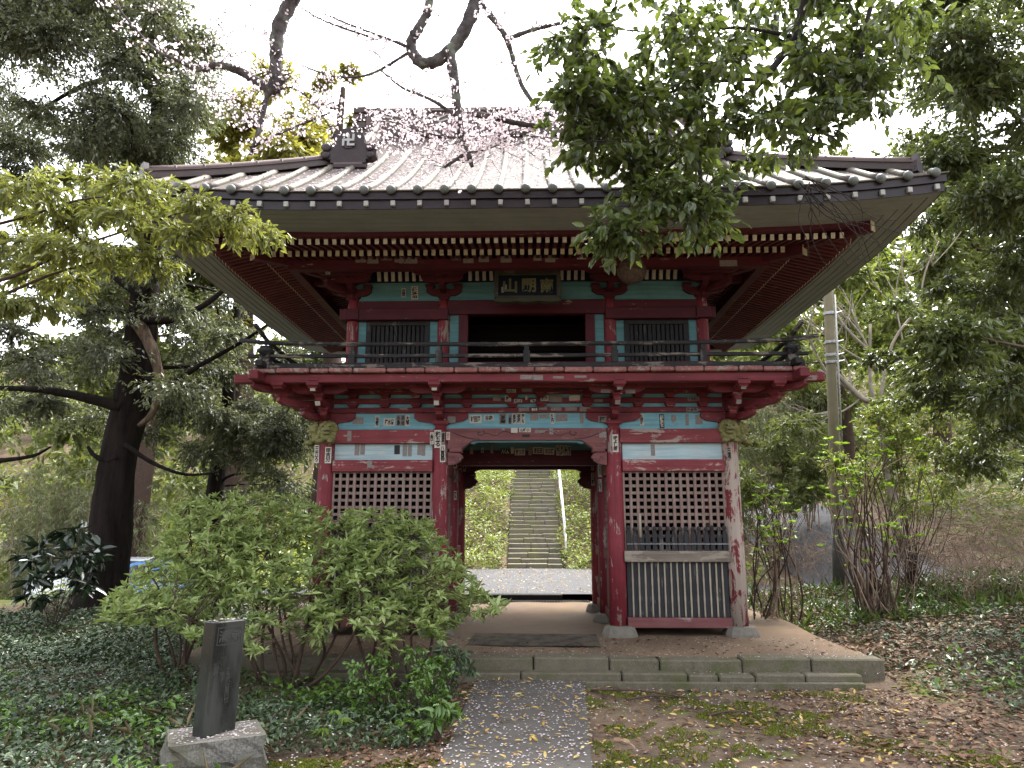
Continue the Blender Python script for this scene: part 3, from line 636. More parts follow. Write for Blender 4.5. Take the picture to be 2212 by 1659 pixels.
# ---- balcony
GY = 11.04      # the upper storey and roof reach further back than the lower rows of columns
BX, BY = 3.42, 8.58; BBY = 2*GY-BY
balc = box('balcony', -BX+.09, BX-.09, BY+.05, BBY-.05, 3.395, 3.43, 'redfresh_x', gate, .002)
rr = random.Random(21); x = -BX
while x < BX-.05:
    w = rr.choice([.24, .30, .36, .42, .28]); x1 = min(x+w, BX)
    if BX-x1 < .12: x1 = BX
    box('deck_plank', x+.006, x1-.006, BY-rr.uniform(.005, .035), YF+.2, 3.432+rr.uniform(0, .006), 3.492+rr.uniform(-.008, .006), 'plank_end', balc, .012, RY(rr.uniform(-.006, .006)))
    x = x1
for s in (-1, 1):
    y = YF+.22
    while y < BBY: box('deck_plank', min(s*BX, s*2.3), max(s*BX, s*2.3), y, y+.29, 3.434, 3.488, 'plank_end', balc, .012); y += .30
box('edge_beam', -3.66, 3.66, BY+.035, BY+.155, 3.315, 3.425, 'red_x', balc, .01)
for s in (-1, 1):
    box('edge_beam', s*3.32-.06, s*3.32+.06, BY-.22, BBY+.2, 3.318, 3.428, 'red_y', balc, .01)
for x in (-XI, XI, -XO, XO): inst('beam_block', masu(.15, .07, 'red_x'), balc, T(x, BY+.07, 3.246))
for x in (-3.1, 3.1): inst('beam_block', masu(.15, .07, 'red_x'), balc, T(x, BY+.07, 3.246))
box('soffit_beam', -3.3, 3.3, YF-.50, YF-.42, 3.30, 3.39, 'red_x', balc, .006)
# railing
RYF = BY+.10
def rail(pts, w, h, mat, name='rail'):
    for a, c in zip(pts[:-1], pts[1:]):
        a, c = Vector(a), Vector(c); d = c-a; M = T(*((a+c)/2)) @ d.to_track_quat('X', 'Z').to_matrix().to_4x4()
        inst(name, box_mesh((d.length+.01, w, h), mat, .008), balc, M)
RXE = 3.30
rail([(-RXE-.12, RYF, 3.535), (-1.1, RYF, 3.532)], .09, .075, 'rail_wood', 'base_rail'); rail([(-1.1, RYF, 3.532), (RXE+.14, RYF, 3.53)], .09, .074, 'rail_wood', 'base_rail')
rail([(-RXE-.22, RYF, 3.672), (0, RYF, 3.662), (RXE+.2, RYF, 3.672)], .05, .045, 'rail_wood', 'middle_rail')
B().tube([(-RXE-.34, RYF, 3.885), (-RXE, RYF, 3.845), (-2.2, RYF, 3.82), (0, RYF, 3.812), (2.2, RYF, 3.82), (RXE, RYF, 3.85), (RXE+.34, RYF, 3.90)], .028, 8).build('top_rail', 'rail_wood', balc, True)
for s in (-1, 1):
    rail([(s*RXE, BY-.12, 3.538), (s*RXE, BBY, 3.538)], .09, .073, 'rail_wood_y', 'base_rail')
    rail([(s*RXE, BY-.15, 3.69), (s*RXE, BBY, 3.68)], .05, .045, 'rail_wood_y', 'middle_rail')
    B().tube([(s*RXE, BY-.30, 3.97), (s*RXE, RYF, 3.88), (s*RXE, BY+.9, 3.83), (s*RXE, BBY, 3.83)], .028, 8).build('top_rail', 'rail_wood_y', balc, True)
    box('corner_post', s*RXE-.065, s*RXE+.065, RYF-.065, RYF+.065, 3.50, 3.80, 'rail_wood', balc, .01)
    box('post_cap', s*RXE-.085, s*RXE+.085, RYF-.085, RYF+.085, 3.715, 3.765, 'rail_wood', balc, .012)
    for k in range(1, 4): box('rail_post', s*RXE-.04, s*RXE+.04, RYF+k*1.05-.04, RYF+k*1.05+.04, 3.55, 3.80, 'rail_wood', balc, .006)
for x in (-2.2, -1.1, 0, 1.1, 2.2):
    pst = box('rail_post', x-.042, x+.042, RYF-.046, RYF+.046, 3.565, 3.725, 'charcoal', balc, .006)
    box('post_neck', x-.03, x+.03, RYF-.033, RYF+.033, 3.7255, 3.79, 'charcoal', pst, .006)

# ---- upper storey body
UX, UI, UYF = 2.46, 1.172, 9.68; UYB = 2*GY-UYF; UR = .088
for y in (UYF, UYB):
    for x in (-UX, -UI, UI, UX): column(x, y, 'red_column' if y < GY else 'red_z', 3.49, 4.72, UR, 1.0, 'upper_column', False)
box('floor_beam', -UX-.15, UX+.15, UYF-.10, UYF+.08, 3.50, 3.79, 'red_x', gate)
for s in (-1, 1):
    x0, x1 = (UI, UX) if s > 0 else (-UX, -UI)
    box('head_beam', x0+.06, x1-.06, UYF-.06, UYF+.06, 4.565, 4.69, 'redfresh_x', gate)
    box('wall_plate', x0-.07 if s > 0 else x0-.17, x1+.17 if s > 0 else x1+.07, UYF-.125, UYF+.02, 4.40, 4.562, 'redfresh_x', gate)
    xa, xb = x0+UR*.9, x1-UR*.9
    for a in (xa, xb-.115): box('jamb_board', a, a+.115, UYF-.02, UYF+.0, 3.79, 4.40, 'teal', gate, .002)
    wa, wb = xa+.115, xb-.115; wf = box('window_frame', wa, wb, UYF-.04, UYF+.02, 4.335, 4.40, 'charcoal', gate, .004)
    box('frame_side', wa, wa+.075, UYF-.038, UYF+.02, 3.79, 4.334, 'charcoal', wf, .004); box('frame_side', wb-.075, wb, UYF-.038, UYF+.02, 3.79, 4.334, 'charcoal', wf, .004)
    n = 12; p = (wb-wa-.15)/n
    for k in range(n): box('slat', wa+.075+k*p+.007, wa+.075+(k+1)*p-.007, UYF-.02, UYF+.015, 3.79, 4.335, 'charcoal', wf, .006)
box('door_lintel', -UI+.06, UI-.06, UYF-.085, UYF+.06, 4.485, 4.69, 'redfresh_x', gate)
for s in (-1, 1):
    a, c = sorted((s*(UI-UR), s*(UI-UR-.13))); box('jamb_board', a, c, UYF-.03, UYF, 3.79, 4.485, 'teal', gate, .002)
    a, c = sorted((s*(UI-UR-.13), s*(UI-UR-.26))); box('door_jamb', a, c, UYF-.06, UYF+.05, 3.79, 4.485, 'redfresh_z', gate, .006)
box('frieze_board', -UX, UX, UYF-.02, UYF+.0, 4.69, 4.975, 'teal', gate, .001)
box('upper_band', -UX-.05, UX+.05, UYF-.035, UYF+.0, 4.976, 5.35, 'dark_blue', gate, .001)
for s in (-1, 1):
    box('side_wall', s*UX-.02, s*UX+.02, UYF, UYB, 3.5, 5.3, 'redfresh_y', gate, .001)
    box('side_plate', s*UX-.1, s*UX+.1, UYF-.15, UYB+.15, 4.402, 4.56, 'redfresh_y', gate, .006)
box('rear_wall', -UX, UX, UYB-.02, UYB+.02, 3.5, 5.3, 'interior_shade', gate, .001)
box('upper_floor', -UX, UX, UYF, UYB, 3.52, 3.56, 'interior_shade', gate, .001); box('upper_ceiling', -UX, UX, UYF, UYB, 4.95, 4.99, 'interior_shade', gate, .001)
# louvre boards closing the room behind the doorway, its darkness put into their colour
for k in range(9): box('back_board', -.95, .95, UYF+.55, UYF+.57, 3.57+k*.105, 3.67+k*.105, 'interior_shade', gate, .004)

# ---- roof
RW, RH = 4.67, 3.655; E0 = 5.27
def lift(e, s): return .15*max(0, 1-(e-s)/2.3)**2*max(0, 1-s/2.4)
def rz(s): return E0+.6*s+.0466*s*s
def rlim(s): return max(RW-s, 2.92)
NS, NX = 22, 64; b = B()
for sgn in (-1, 1):
    n0 = len(b.v)
    for i in range(NS+1):
        s = RH*i/NS
        for j in range(NX+1):
            x = (2*j/NX-1)*rlim(s); e = max(RW-abs(x), s); b.v.append((x, GY+sgn*(RH-s), rz(s)+lift(e, s)))
    for i in range(NS):
        for j in range(NX):
            a = n0+i*(NX+1)+j; q = (a, a+1, a+NX+2, a+NX+1); b.f.append(q if sgn < 0 else q[::-1])
for sgn in (-1, 1):
    n0 = len(b.v); ns = 14; S1 = 2.07
    for i in range(ns+1):
        s = S1*i/ns
        for j in range(33):
            y = (2*j/32-1)*(RH-s); e = max(RH-abs(y), s); b.v.append((sgn*(RW-s), GY+y, rz(s)+lift(e, s)))
    for i in range(ns):
        for j in range(32):
            a = n0+i*33+j; q = (a, a+1, a+34, a+33); b.f.append(q if sgn > 0 else q[::-1])
roof = b.build('roof', 'roof_metal', gate, True)
for s in (-1, 1):   # gable walls
    g = [(-1.6, rz(2.05)-.05), (0, rz(RH)-.05), (1.6, rz(2.05)-.05)]
    B().prism(g, -.03, .03, T(s*2.6, GY, 0) @ RZ(PI/2)).build('gable_wall', 'redfresh_y', roof)
# rolls over the sheet seams, each with a round tin end
capm = B().lathe([(.052, 0), (.056, .012), (.053, .03), (.038, .048), (.012, .056)], 12).mesh('roll_end', 'cap_tin', True)
for i in range(-15, 16):
    x = i*.302; smax = min(RW-abs(x)-.08, RH-.1); n = max(4, int(smax/.2)); pts = []
    for k in range(n+1):
        s = -.015+(smax+.015)*k/n; e = max(RW-abs(x), s); pts.append((x, GY-RH+s, rz(max(s, 0))+lift(e, max(s, 0))+.012))
    B().tube(pts, .043, 8).build('roof_roll', 'roll_metal', roof, True)
    inst('roll_end', capm, roof, T(x, pts[0][1]+.004, pts[0][2]-.012) @ RX(PI/2))
# eave edge: strips swept round the rectangle, mitred at the corners
def edge_strip(name, d0, d1, z0, z1, mat, parent, sides='FLRB', zi=None, fade=1.35, bias=0):
    """box-section strip between insets d0..d1; z0 bottom, z1 top at d0; zi bottom at d1"""
    zi0 = z0 if zi is None else zi; zi1 = z1 if zi is None else zi+(z1-z0)
    for sd in sides:
        long_, other = (RW, RH) if sd in 'FB' else (RH, RW); n = 40; b = B()
        for k in range(n+1):
            t = 2*k/n-1
            for d, z in ((d0, z0), (d0, z1), (d1, zi1), (d1, zi0)):
                u = t*(long_-d); e = long_*(1-abs(t)); lz = lift(e, 0)*max(0, 1-d/fade)
                o = other-d; p = {'F': (u, GY-o), 'B': (-u, GY+o), 'R': (o, GY+u), 'L': (-o, GY-u)}[sd]
                b.v.append((p[0], p[1], z+lz))
        for k in range(n):
            a = k*4
            for j in range(4): b.f.append((a+j, a+4+j, a+4+(j+1) % 4, a+(j+1) % 4))
        b.f += [(0, 1, 2, 3), (n*4+3, n*4+2, n*4+1, n*4)]; b.build(name, mat, parent)
edge_strip('drip_edge', -.018, .10, E0-.012, E0+.002, 'roll_metal', roof)
edge_strip('upper_fascia', .006, .16, E0-.100, E0-.014, 'fascia', roof)
edge_strip('lower_fascia', .034, .18, E0-.205, E0-.102, 'fascia', roof)
tabm = box_mesh((.052, .04, .062), 'tin_white', .004)
for sd, L, O in (('F', RW, RH),):
    for i in range(-15, 16):
        u = i*.302+.02
        if abs(u) > L-.1: continue
        zl = E0-.150+lift(L-abs(u), 0)*.97
        M = {'F': T(u, GY-O+.016, zl), 'R': T(O-.016, GY+u, zl) @ RZ(PI/2), 'L': T(-O+.016, GY+u, zl) @ RZ(PI/2)}[sd]
        inst('fascia_tab', tabm, roof, M)
# grey soffit boards
db = np.linspace(.045, .60, 6); zb = lambda d: 5.062-.055*(d-.045)
for k in range(5):
    g = .0065; edge_strip('soffit_board', db[k]+g, db[k+1]-g, zb(db[k]), zb(db[k])+.02, 'soffit', roof, 'FLRB', zb(db[k+1]))
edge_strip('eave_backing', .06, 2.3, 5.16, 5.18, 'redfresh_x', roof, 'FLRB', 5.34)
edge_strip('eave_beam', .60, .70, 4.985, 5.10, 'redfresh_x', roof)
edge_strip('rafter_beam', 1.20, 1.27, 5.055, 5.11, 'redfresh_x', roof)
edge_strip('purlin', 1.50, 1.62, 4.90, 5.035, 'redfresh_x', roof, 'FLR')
# two tiers of rafters with pale painted ends
def rafter_set(name, d0, z0, d1, z1, w, h, pitch):
    for sd in 'FRL':
        L, O = (RW, RH) if sd == 'F' else (RH, RW); n = int((L-d0-.06)/pitch)
        for i in range(-n, n+1):
            u = (i+.5)*pitch if True else i*pitch
            if abs(u) > L-d0-.05: continue
            dm = min(d1, L-abs(u)-.03)
            if dm-d0 < .06: continue
            zm = z0+(z1-z0)*(dm-d0)/(d1-d0); lz = lift(L-abs(u), 0)*max(0, 1-(d0+.1)/1.35)
            a = Vector((u, -(O-d0), z0+lz)); c = Vector((u, -(O-dm), zm+lz*max(0, 1-(dm-d0)/.9)))
            dd = c-a; q = T(*((a+c)/2)) @ RX(math.atan2(dd.z, dd.y)); R = {'F': Matrix.Identity(4), 'R': RZ(PI/2), 'L': RZ(-PI/2)}[sd]
            M = T(0, GY, 0) @ R @ q
            o = inst(name, box_mesh((w, round(dd.length, 2), h), 'rafter', .003), roof, M)
            inst('rafter_tip', box_mesh((w+.003, .008, h+.003), 'tip_cream', 0), o, M @ T(0, -dd.length/2-.002, 0))
rafter_set('flying_rafter', .705, 4.958, 1.34, 5.115, .046, .066, .1035)
rafter_set('base_rafter', 1.225, 5.012, 2.24, 5.21, .048, .07, .1035)
# hip rafters at the front corners
for s in (-1, 1):
    for (d0, z0, d1, z1, w, h) in ((.58, 4.985, 1.6, 5.07, .10, .12), (1.16, 4.93, 2.25, 5.09, .11, .13)):
        a = Vector((s*(RW-d0), GY-RH+d0, z0+.05)); c = Vector((s*(RW-d1), GY-RH+d1, z1)); dd = c-a
        M = T(*((a+c)/2)) @ dd.to_track_quat('Y', 'Z').to_matrix().to_4x4()
        o = inst('hip_rafter', box_mesh((w, round(dd.length, 3), h), 'redfresh_y', .008), roof, M); inst('rafter_tip', box_mesh((w+.004, .012, h+.004), 'tip_cream', 0), o, M @ T(0, -dd.length/2-.003, 0))
# white ribs of the cove between wall and purlin
for x in np.arange(-2.3, 2.31, .1):
    if min(abs(x-c) for c in (-UX, -UI, UI, UX)) < .30: continue
    pts = [(0, .0), (-.1, .0), (-.28, -.02), (-.46, -.075)]
    b = B()
    prof = [(UYF-.05, 4.99), (UYF-.075, 5.05), (UYF-.12, 5.12), (UYF-.20, 5.19)]
    for y, z in prof: b.v += [(x-.024, y-.02, z-.01), (x+.024, y-.02, z-.01), (x+.024, y+.02, z+.01), (x-.024, y+.02, z+.01)]
    for i in range(3):
        for j in range(4): p, q = i*4+j, i*4+(j+1) % 4; b.f.append((p, q, q+4, p+4))
    b.f += [(3, 2, 1, 0), (12, 13, 14, 15)]; b.build('cove_rib', 'rib_white', gate)

# upper brackets (two steps out)
for x in (-UX, -UI, UI, UX):
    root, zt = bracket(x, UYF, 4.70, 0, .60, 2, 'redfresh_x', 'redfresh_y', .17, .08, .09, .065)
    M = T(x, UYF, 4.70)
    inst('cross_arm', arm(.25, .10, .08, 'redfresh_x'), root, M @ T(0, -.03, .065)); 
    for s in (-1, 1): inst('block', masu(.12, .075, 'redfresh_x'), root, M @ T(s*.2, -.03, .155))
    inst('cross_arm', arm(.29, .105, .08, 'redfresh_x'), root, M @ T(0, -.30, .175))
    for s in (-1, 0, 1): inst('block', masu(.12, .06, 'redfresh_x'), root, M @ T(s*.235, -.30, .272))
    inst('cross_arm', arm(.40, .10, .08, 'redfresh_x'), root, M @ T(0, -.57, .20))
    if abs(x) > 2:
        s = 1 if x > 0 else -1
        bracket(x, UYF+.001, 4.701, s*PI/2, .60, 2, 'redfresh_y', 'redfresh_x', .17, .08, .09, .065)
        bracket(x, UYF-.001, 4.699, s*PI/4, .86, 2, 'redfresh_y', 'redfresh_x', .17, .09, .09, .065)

# ---- ridges
def ridge_run(name, pts, layers, parent):
    """stacked ridge: layers of (halfwidth, z0, z1, material)"""
    for hw_, z0, z1, mat in layers:
        b = B(); n = len(pts)
        for i, p in enumerate(pts):
            t = (Vector(pts[min(i+1, n-1)])-Vector(pts[max(i-1, 0)])); t.z = 0; t.normalize(); w = Vector((-t.y, t.x, 0))*hw_; P = Vector(p)
            b.v += [tuple(P+w+Vector((0, 0, z0))), tuple(P-w+Vector((0, 0, z0))), tuple(P-w+Vector((0, 0, z1))), tuple(P+w+Vector((0, 0, z1)))]
        for i in range(n-1):
            for j in range(4): p_, q = i*4+j, i*4+(j+1) % 4; b.f.append((p_, q, q+4, p_+4))
        b.f += [(3, 2, 1, 0), tuple((n-1)*4+j for j in range(4))]; b.build(name, mat, parent)
for s in (-1, 1):
    pts = []
    for k in range(9):
        d = .20+1.86*k/8; pts.append((s*(RW-d), GY-RH+d, rz(d)+lift(d, d)-.01))
    ridge_run('hip_ridge', pts, [(.11, 0, .06, 'ridge_tile'), (.085, .062, .095, 'ridge_tile'), (.10, .097, .125, 'ridge_pink')], roof)
    B().tube([(x, y, z+.14) for x, y, z in pts], .048, 8).build('ridge_cap', 'ridge_pink', roof, True)
    for k in range(1, 8):
        x, y, z = pts[k]; B().lathe([(.055, -.012), (.058, 0), (.055, .012)], 10, T(x, y, z+.14) @ RZ(s*PI/4) @ RX(-PI/2)).build('ridge_band', 'ridge_tile', roof)
    x, y, z = pts[0]; B().prism([(-.11, -.02), (.11, -.02), (.09, .12), (.05, .22), (-.05, .22), (-.09, .12)], -.03, .03, T(x, y, z) @ RZ(s*PI/4)).build('ridge_end', 'oni_tile', roof)
    # descending ridge on the front slope with its ornamental end tile
    pts = []
    for k in range(7): d = 1.80+1.8*k/6; pts.append((s*2.48, GY-RH+d, rz(d)))
    ridge_run('descending_ridge', pts, [(.13, 0, .12, 'ridge_tile'), (.10, .122, .22, 'ridge_pink')], roof)
    B().tube([(x, y, z+.25) for x, y, z in pts], .06, 8).build('ridge_cap', 'ridge_pink', roof, True)
    for k in range(0, 7, 2): x, y, z = pts[k]; B().lathe([(.066, -.015), (.07, 0), (.066, .015)], 10, T(x, y, z+.25) @ RX(-PI/2+.65)).build('ridge_band', 'ridge_tile', roof)
    ox, oy, oz = pts[0][0], pts[0][1]-.06, pts[0][2]+.03
    half = [(.0, .0), (.19, .0), (.19, .05), (.25, .05), (.30, .09), (.30, .14), (.27, .17), (.30, .20), (.29, .25), (.24, .27), (.19, .25), (.165, .27), (.165, .36), (.15, .41), (.11, .45), (.05, .47), (0, .475)]
    poly = half + [(-x, z) for x, z in reversed(half[1:-1])]
    half = [(x*1.3, z*1.12) for x, z in half]; poly = half + [(-x, z) for x, z in reversed(half[1:-1])]
    oni = B().prism(poly, -.06, .06, T(ox, oy, oz)).build('ridge_end_tile', 'oni_tile', roof)
    box('tile_foot', ox-.26, ox+.26, oy-.09, oy+.09, oz-.09, oz-.03, 'oni_tile', oni, .008); box('tile_foot', ox-.20, ox+.20, oy-.075, oy+.075, oz-.03, oz+.0, 'ridge_pink', oni, .004)
    for q in (-1, 1):
        B().lathe([(.058, 0), (.062, .012), (.05, .026), (.02, .03)], 14, T(ox+q*.305, oy-.06, oz+.23) @ RX(PI/2)).build('scroll', 'oni_tile', oni, True)
        B().lathe([(.05, 0), (.053, .012), (.045, .024), (.02, .028)], 14, T(ox+q*.31, oy-.06, oz+.11) @ RX(PI/2)).build('scroll', 'oni_tile', oni, True)
    oc = [(.105*math.cos(PI/8+k*PI/4), .125*math.sin(PI/8+k*PI/4)) for k in range(8)]
    B().prism(oc, -.076, -.058, T(ox, oy, oz+.33)).build('medallion', 'ridge_tile', oni)
    B().prism([(x*.86, z*.86) for x, z in oc], -.079, -.0765, T(ox, oy, oz+.33)).build('medallion_field', 'oni_tile', oni)
    me = text_mesh('卍', .20, 'tin_white', .008, .006); inst('emblem', me, oni, T(ox, oy-.088, oz+.33) @ FRONT)
zr = rz(RH)
main = box('main_ridge', -2.72, 2.72, GY-.13, GY+.13, zr-.06, zr+.40, 'ridge_pink', roof, .01)
box('ridge_course', -2.76, 2.76, GY-.17, GY+.17, zr-.10, zr+.02, 'ridge_tile', main, .01); box('ridge_course', -2.76, 2.76, GY-.155, GY+.155, zr+.36, zr+.40, 'ridge_tile', main, .008)
B().tube([(-2.82, GY, zr+.45), (2.82, GY, zr+.45)], .07, 10).build('ridge_cap', 'ridge_pink', main, True)
for row, zc in ((0, zr+.17), (1, zr+.25)):
    b = B(); p = .11; z_ = .045; n = int(5.1/p); pts = []
    for k in range(n+1): pts.append((-2.55+k*p, zc+(z_ if k % 2 else 0)))
    for (xa, za), (xb, zb2) in zip(pts[:-1], pts[1:]): b.prism([(xa, za), (xb, zb2), (xb, zb2+.026), (xa, za+.026)], GY-.142, GY-.128)
    b.build('zigzag_trim', 'white_trim', main)
for s in (-1, 1):
    for k in range(4): box('ridge_end_course', min(s*2.72, s*2.94), max(s*2.72, s*2.94), GY-.16+.01*k, GY+.16-.01*k, zr-.08+k*.15, zr+.04+k*.15, 'ridge_tile', main, .015)
# ---- carved lions on the outer column heads
def lion_mesh():
    b = B()
    for c, r in (((0, .02, .10), (.105, .10, .10)), ((0, -.03, .20), (.098, .085, .085)), ((0, -.10, .175), (.062, .045, .034)), ((0, -.085, .13), (.055, .045, .026)), ((0, -.135, .195), (.022, .02, .016)),
                 ((.045, -.09, .225), (.032, .03, .018)), ((-.045, -.09, .225), (.032, .03, .018)), ((.065, -.10, .025), (.042, .055, .036)), ((-.065, -.10, .025), (.042, .055, .036)), ((.085, -.03, .235), (.03, .025, .03)), ((-.085, -.03, .235), (.03, .025, .03)), ((0, .12, .11), (.09, .1, .085))):
        b.sphere(c, r, 14, 9)
    for k in range(16):
        a = PI*(-.15+1.3*k/15); b.sphere((.10*math.cos(a), .0-.02*(k % 2), .19+.085*math.sin(a)), (.03, .03, .028), 9, 6)
    for k in range(12):
        a = PI*(-.1+1.2*k/11); b.sphere((.112*math.cos(a), .05, .14+.10*math.sin(a)), (.034, .032, .032), 9, 6)
    for s in (-1, 1):
        for k in range(3): b.sphere((s*(.04+.022*k), -.145, .02), (.012, .018, .016), 8, 5)
    me = b.mesh('lion', 'lion_stone'); o = bpy.data.objects.new('lion', me); COL.objects.link(o)
    md = o.modifiers.new('r', 'REMESH'); md.mode = 'VOXEL'; md.voxel_size = .0085
    dg = bpy.context.evaluated_depsgraph_get(); dg.update(); m2 = bpy.data.meshes.new_from_object(o.evaluated_get(dg)); bpy.data.objects.remove(o)
    m2.polygons.foreach_set('use_smooth', [True]*len(m2.polygons)); m2.materials.clear(); m2.materials.append(MATS['lion_stone']); return m2
LM = lion_mesh(); eyem = B().sphere((0, 0, 0), .011, 8, 5).mesh('eye', 'carve_line', True); mouthm = B().sphere((0, 0, 0), (.045, .02, .009), 10, 5).mesh('mouth', 'carve_line', True)
for s in (-1, 1):
    for M in (T(s*2.63, YF-.10, 2.625), T(s*2.80, YF+.02, 2.62) @ RZ(s*PI/2) ):
        M = M @ Matrix.Scale(1.04, 4)
        o = inst('lion_carving', LM, gate, M)
        for q in (-1, 1): inst('eye', eyem, o, M @ T(q*.042, -.112, .212))
        inst('mouth', mouthm, o, M @ T(0, -.128, .152))

# ---- pilgrims' paper slips pasted on the timbers: each a thin sheet with its own writing
CROP = {'M': (918.1, 783.1, .2197), 'A': (486.0, 756.1, .2441), 'C': (1296.1, 756.1, .2197), 'U': (648.0, 486.0, .2197), 'V': (918.1, 540.0, .2197)}
def slip(crop, x0, y0, x1, y1, Y, text='', style='p', horiz=None, side=''):
    ox, oy, k = CROP[crop]; a = at(ox+x0*k, oy+y0*k, Y=Y); c = at(ox+x1*k, oy+y1*k, Y=Y)
    w, h = abs(c.x-a.x), abs(a.z-c.z); cx, cz = (a.x+c.x)/2, (a.z+c.z)/2
    mat = {'p': 'slip_paper', 'k': 'slip_black', 'f': 'slip_faded', 'r': 'slip_paper'}[style]
    tilt = RY(random.uniform(-.03, .03)); M = T(cx, Y, cz) @ tilt
    o = inst('paper_slip', box_mesh((round(w, 3), .003, round(h, 3)), mat, 0), gate, M)
    if text:
        vert = (h > w) if horiz is None else not horiz
        me = text_mesh(text, .1, {'p': 'ink', 'k': 'ink_white', 'f': 'ink', 'r': 'ink_red'}[style], .0035, .0004, vert)
        if 'w' in me.keys() and me['w'] > 0:
            sx, sz = w*.80/me['w'], h*.86/me['h']; sx = min(sx, sz*1.5); sz = min(sz, sx*1.9)
            inst('writing', me, o, M @ T(0, -.0026, 0) @ FRONT @ Matrix.Diagonal((sx, sz, 1, 1)))
    return o
Yc, Yt, Yp, Yi, Yr, Yb2, Yth, Ye = YF-CR-.002, YF-.1025, YF-.0345, YF-.0125, YF-.0925, YM-.0625, YF-.058, BY+.0325
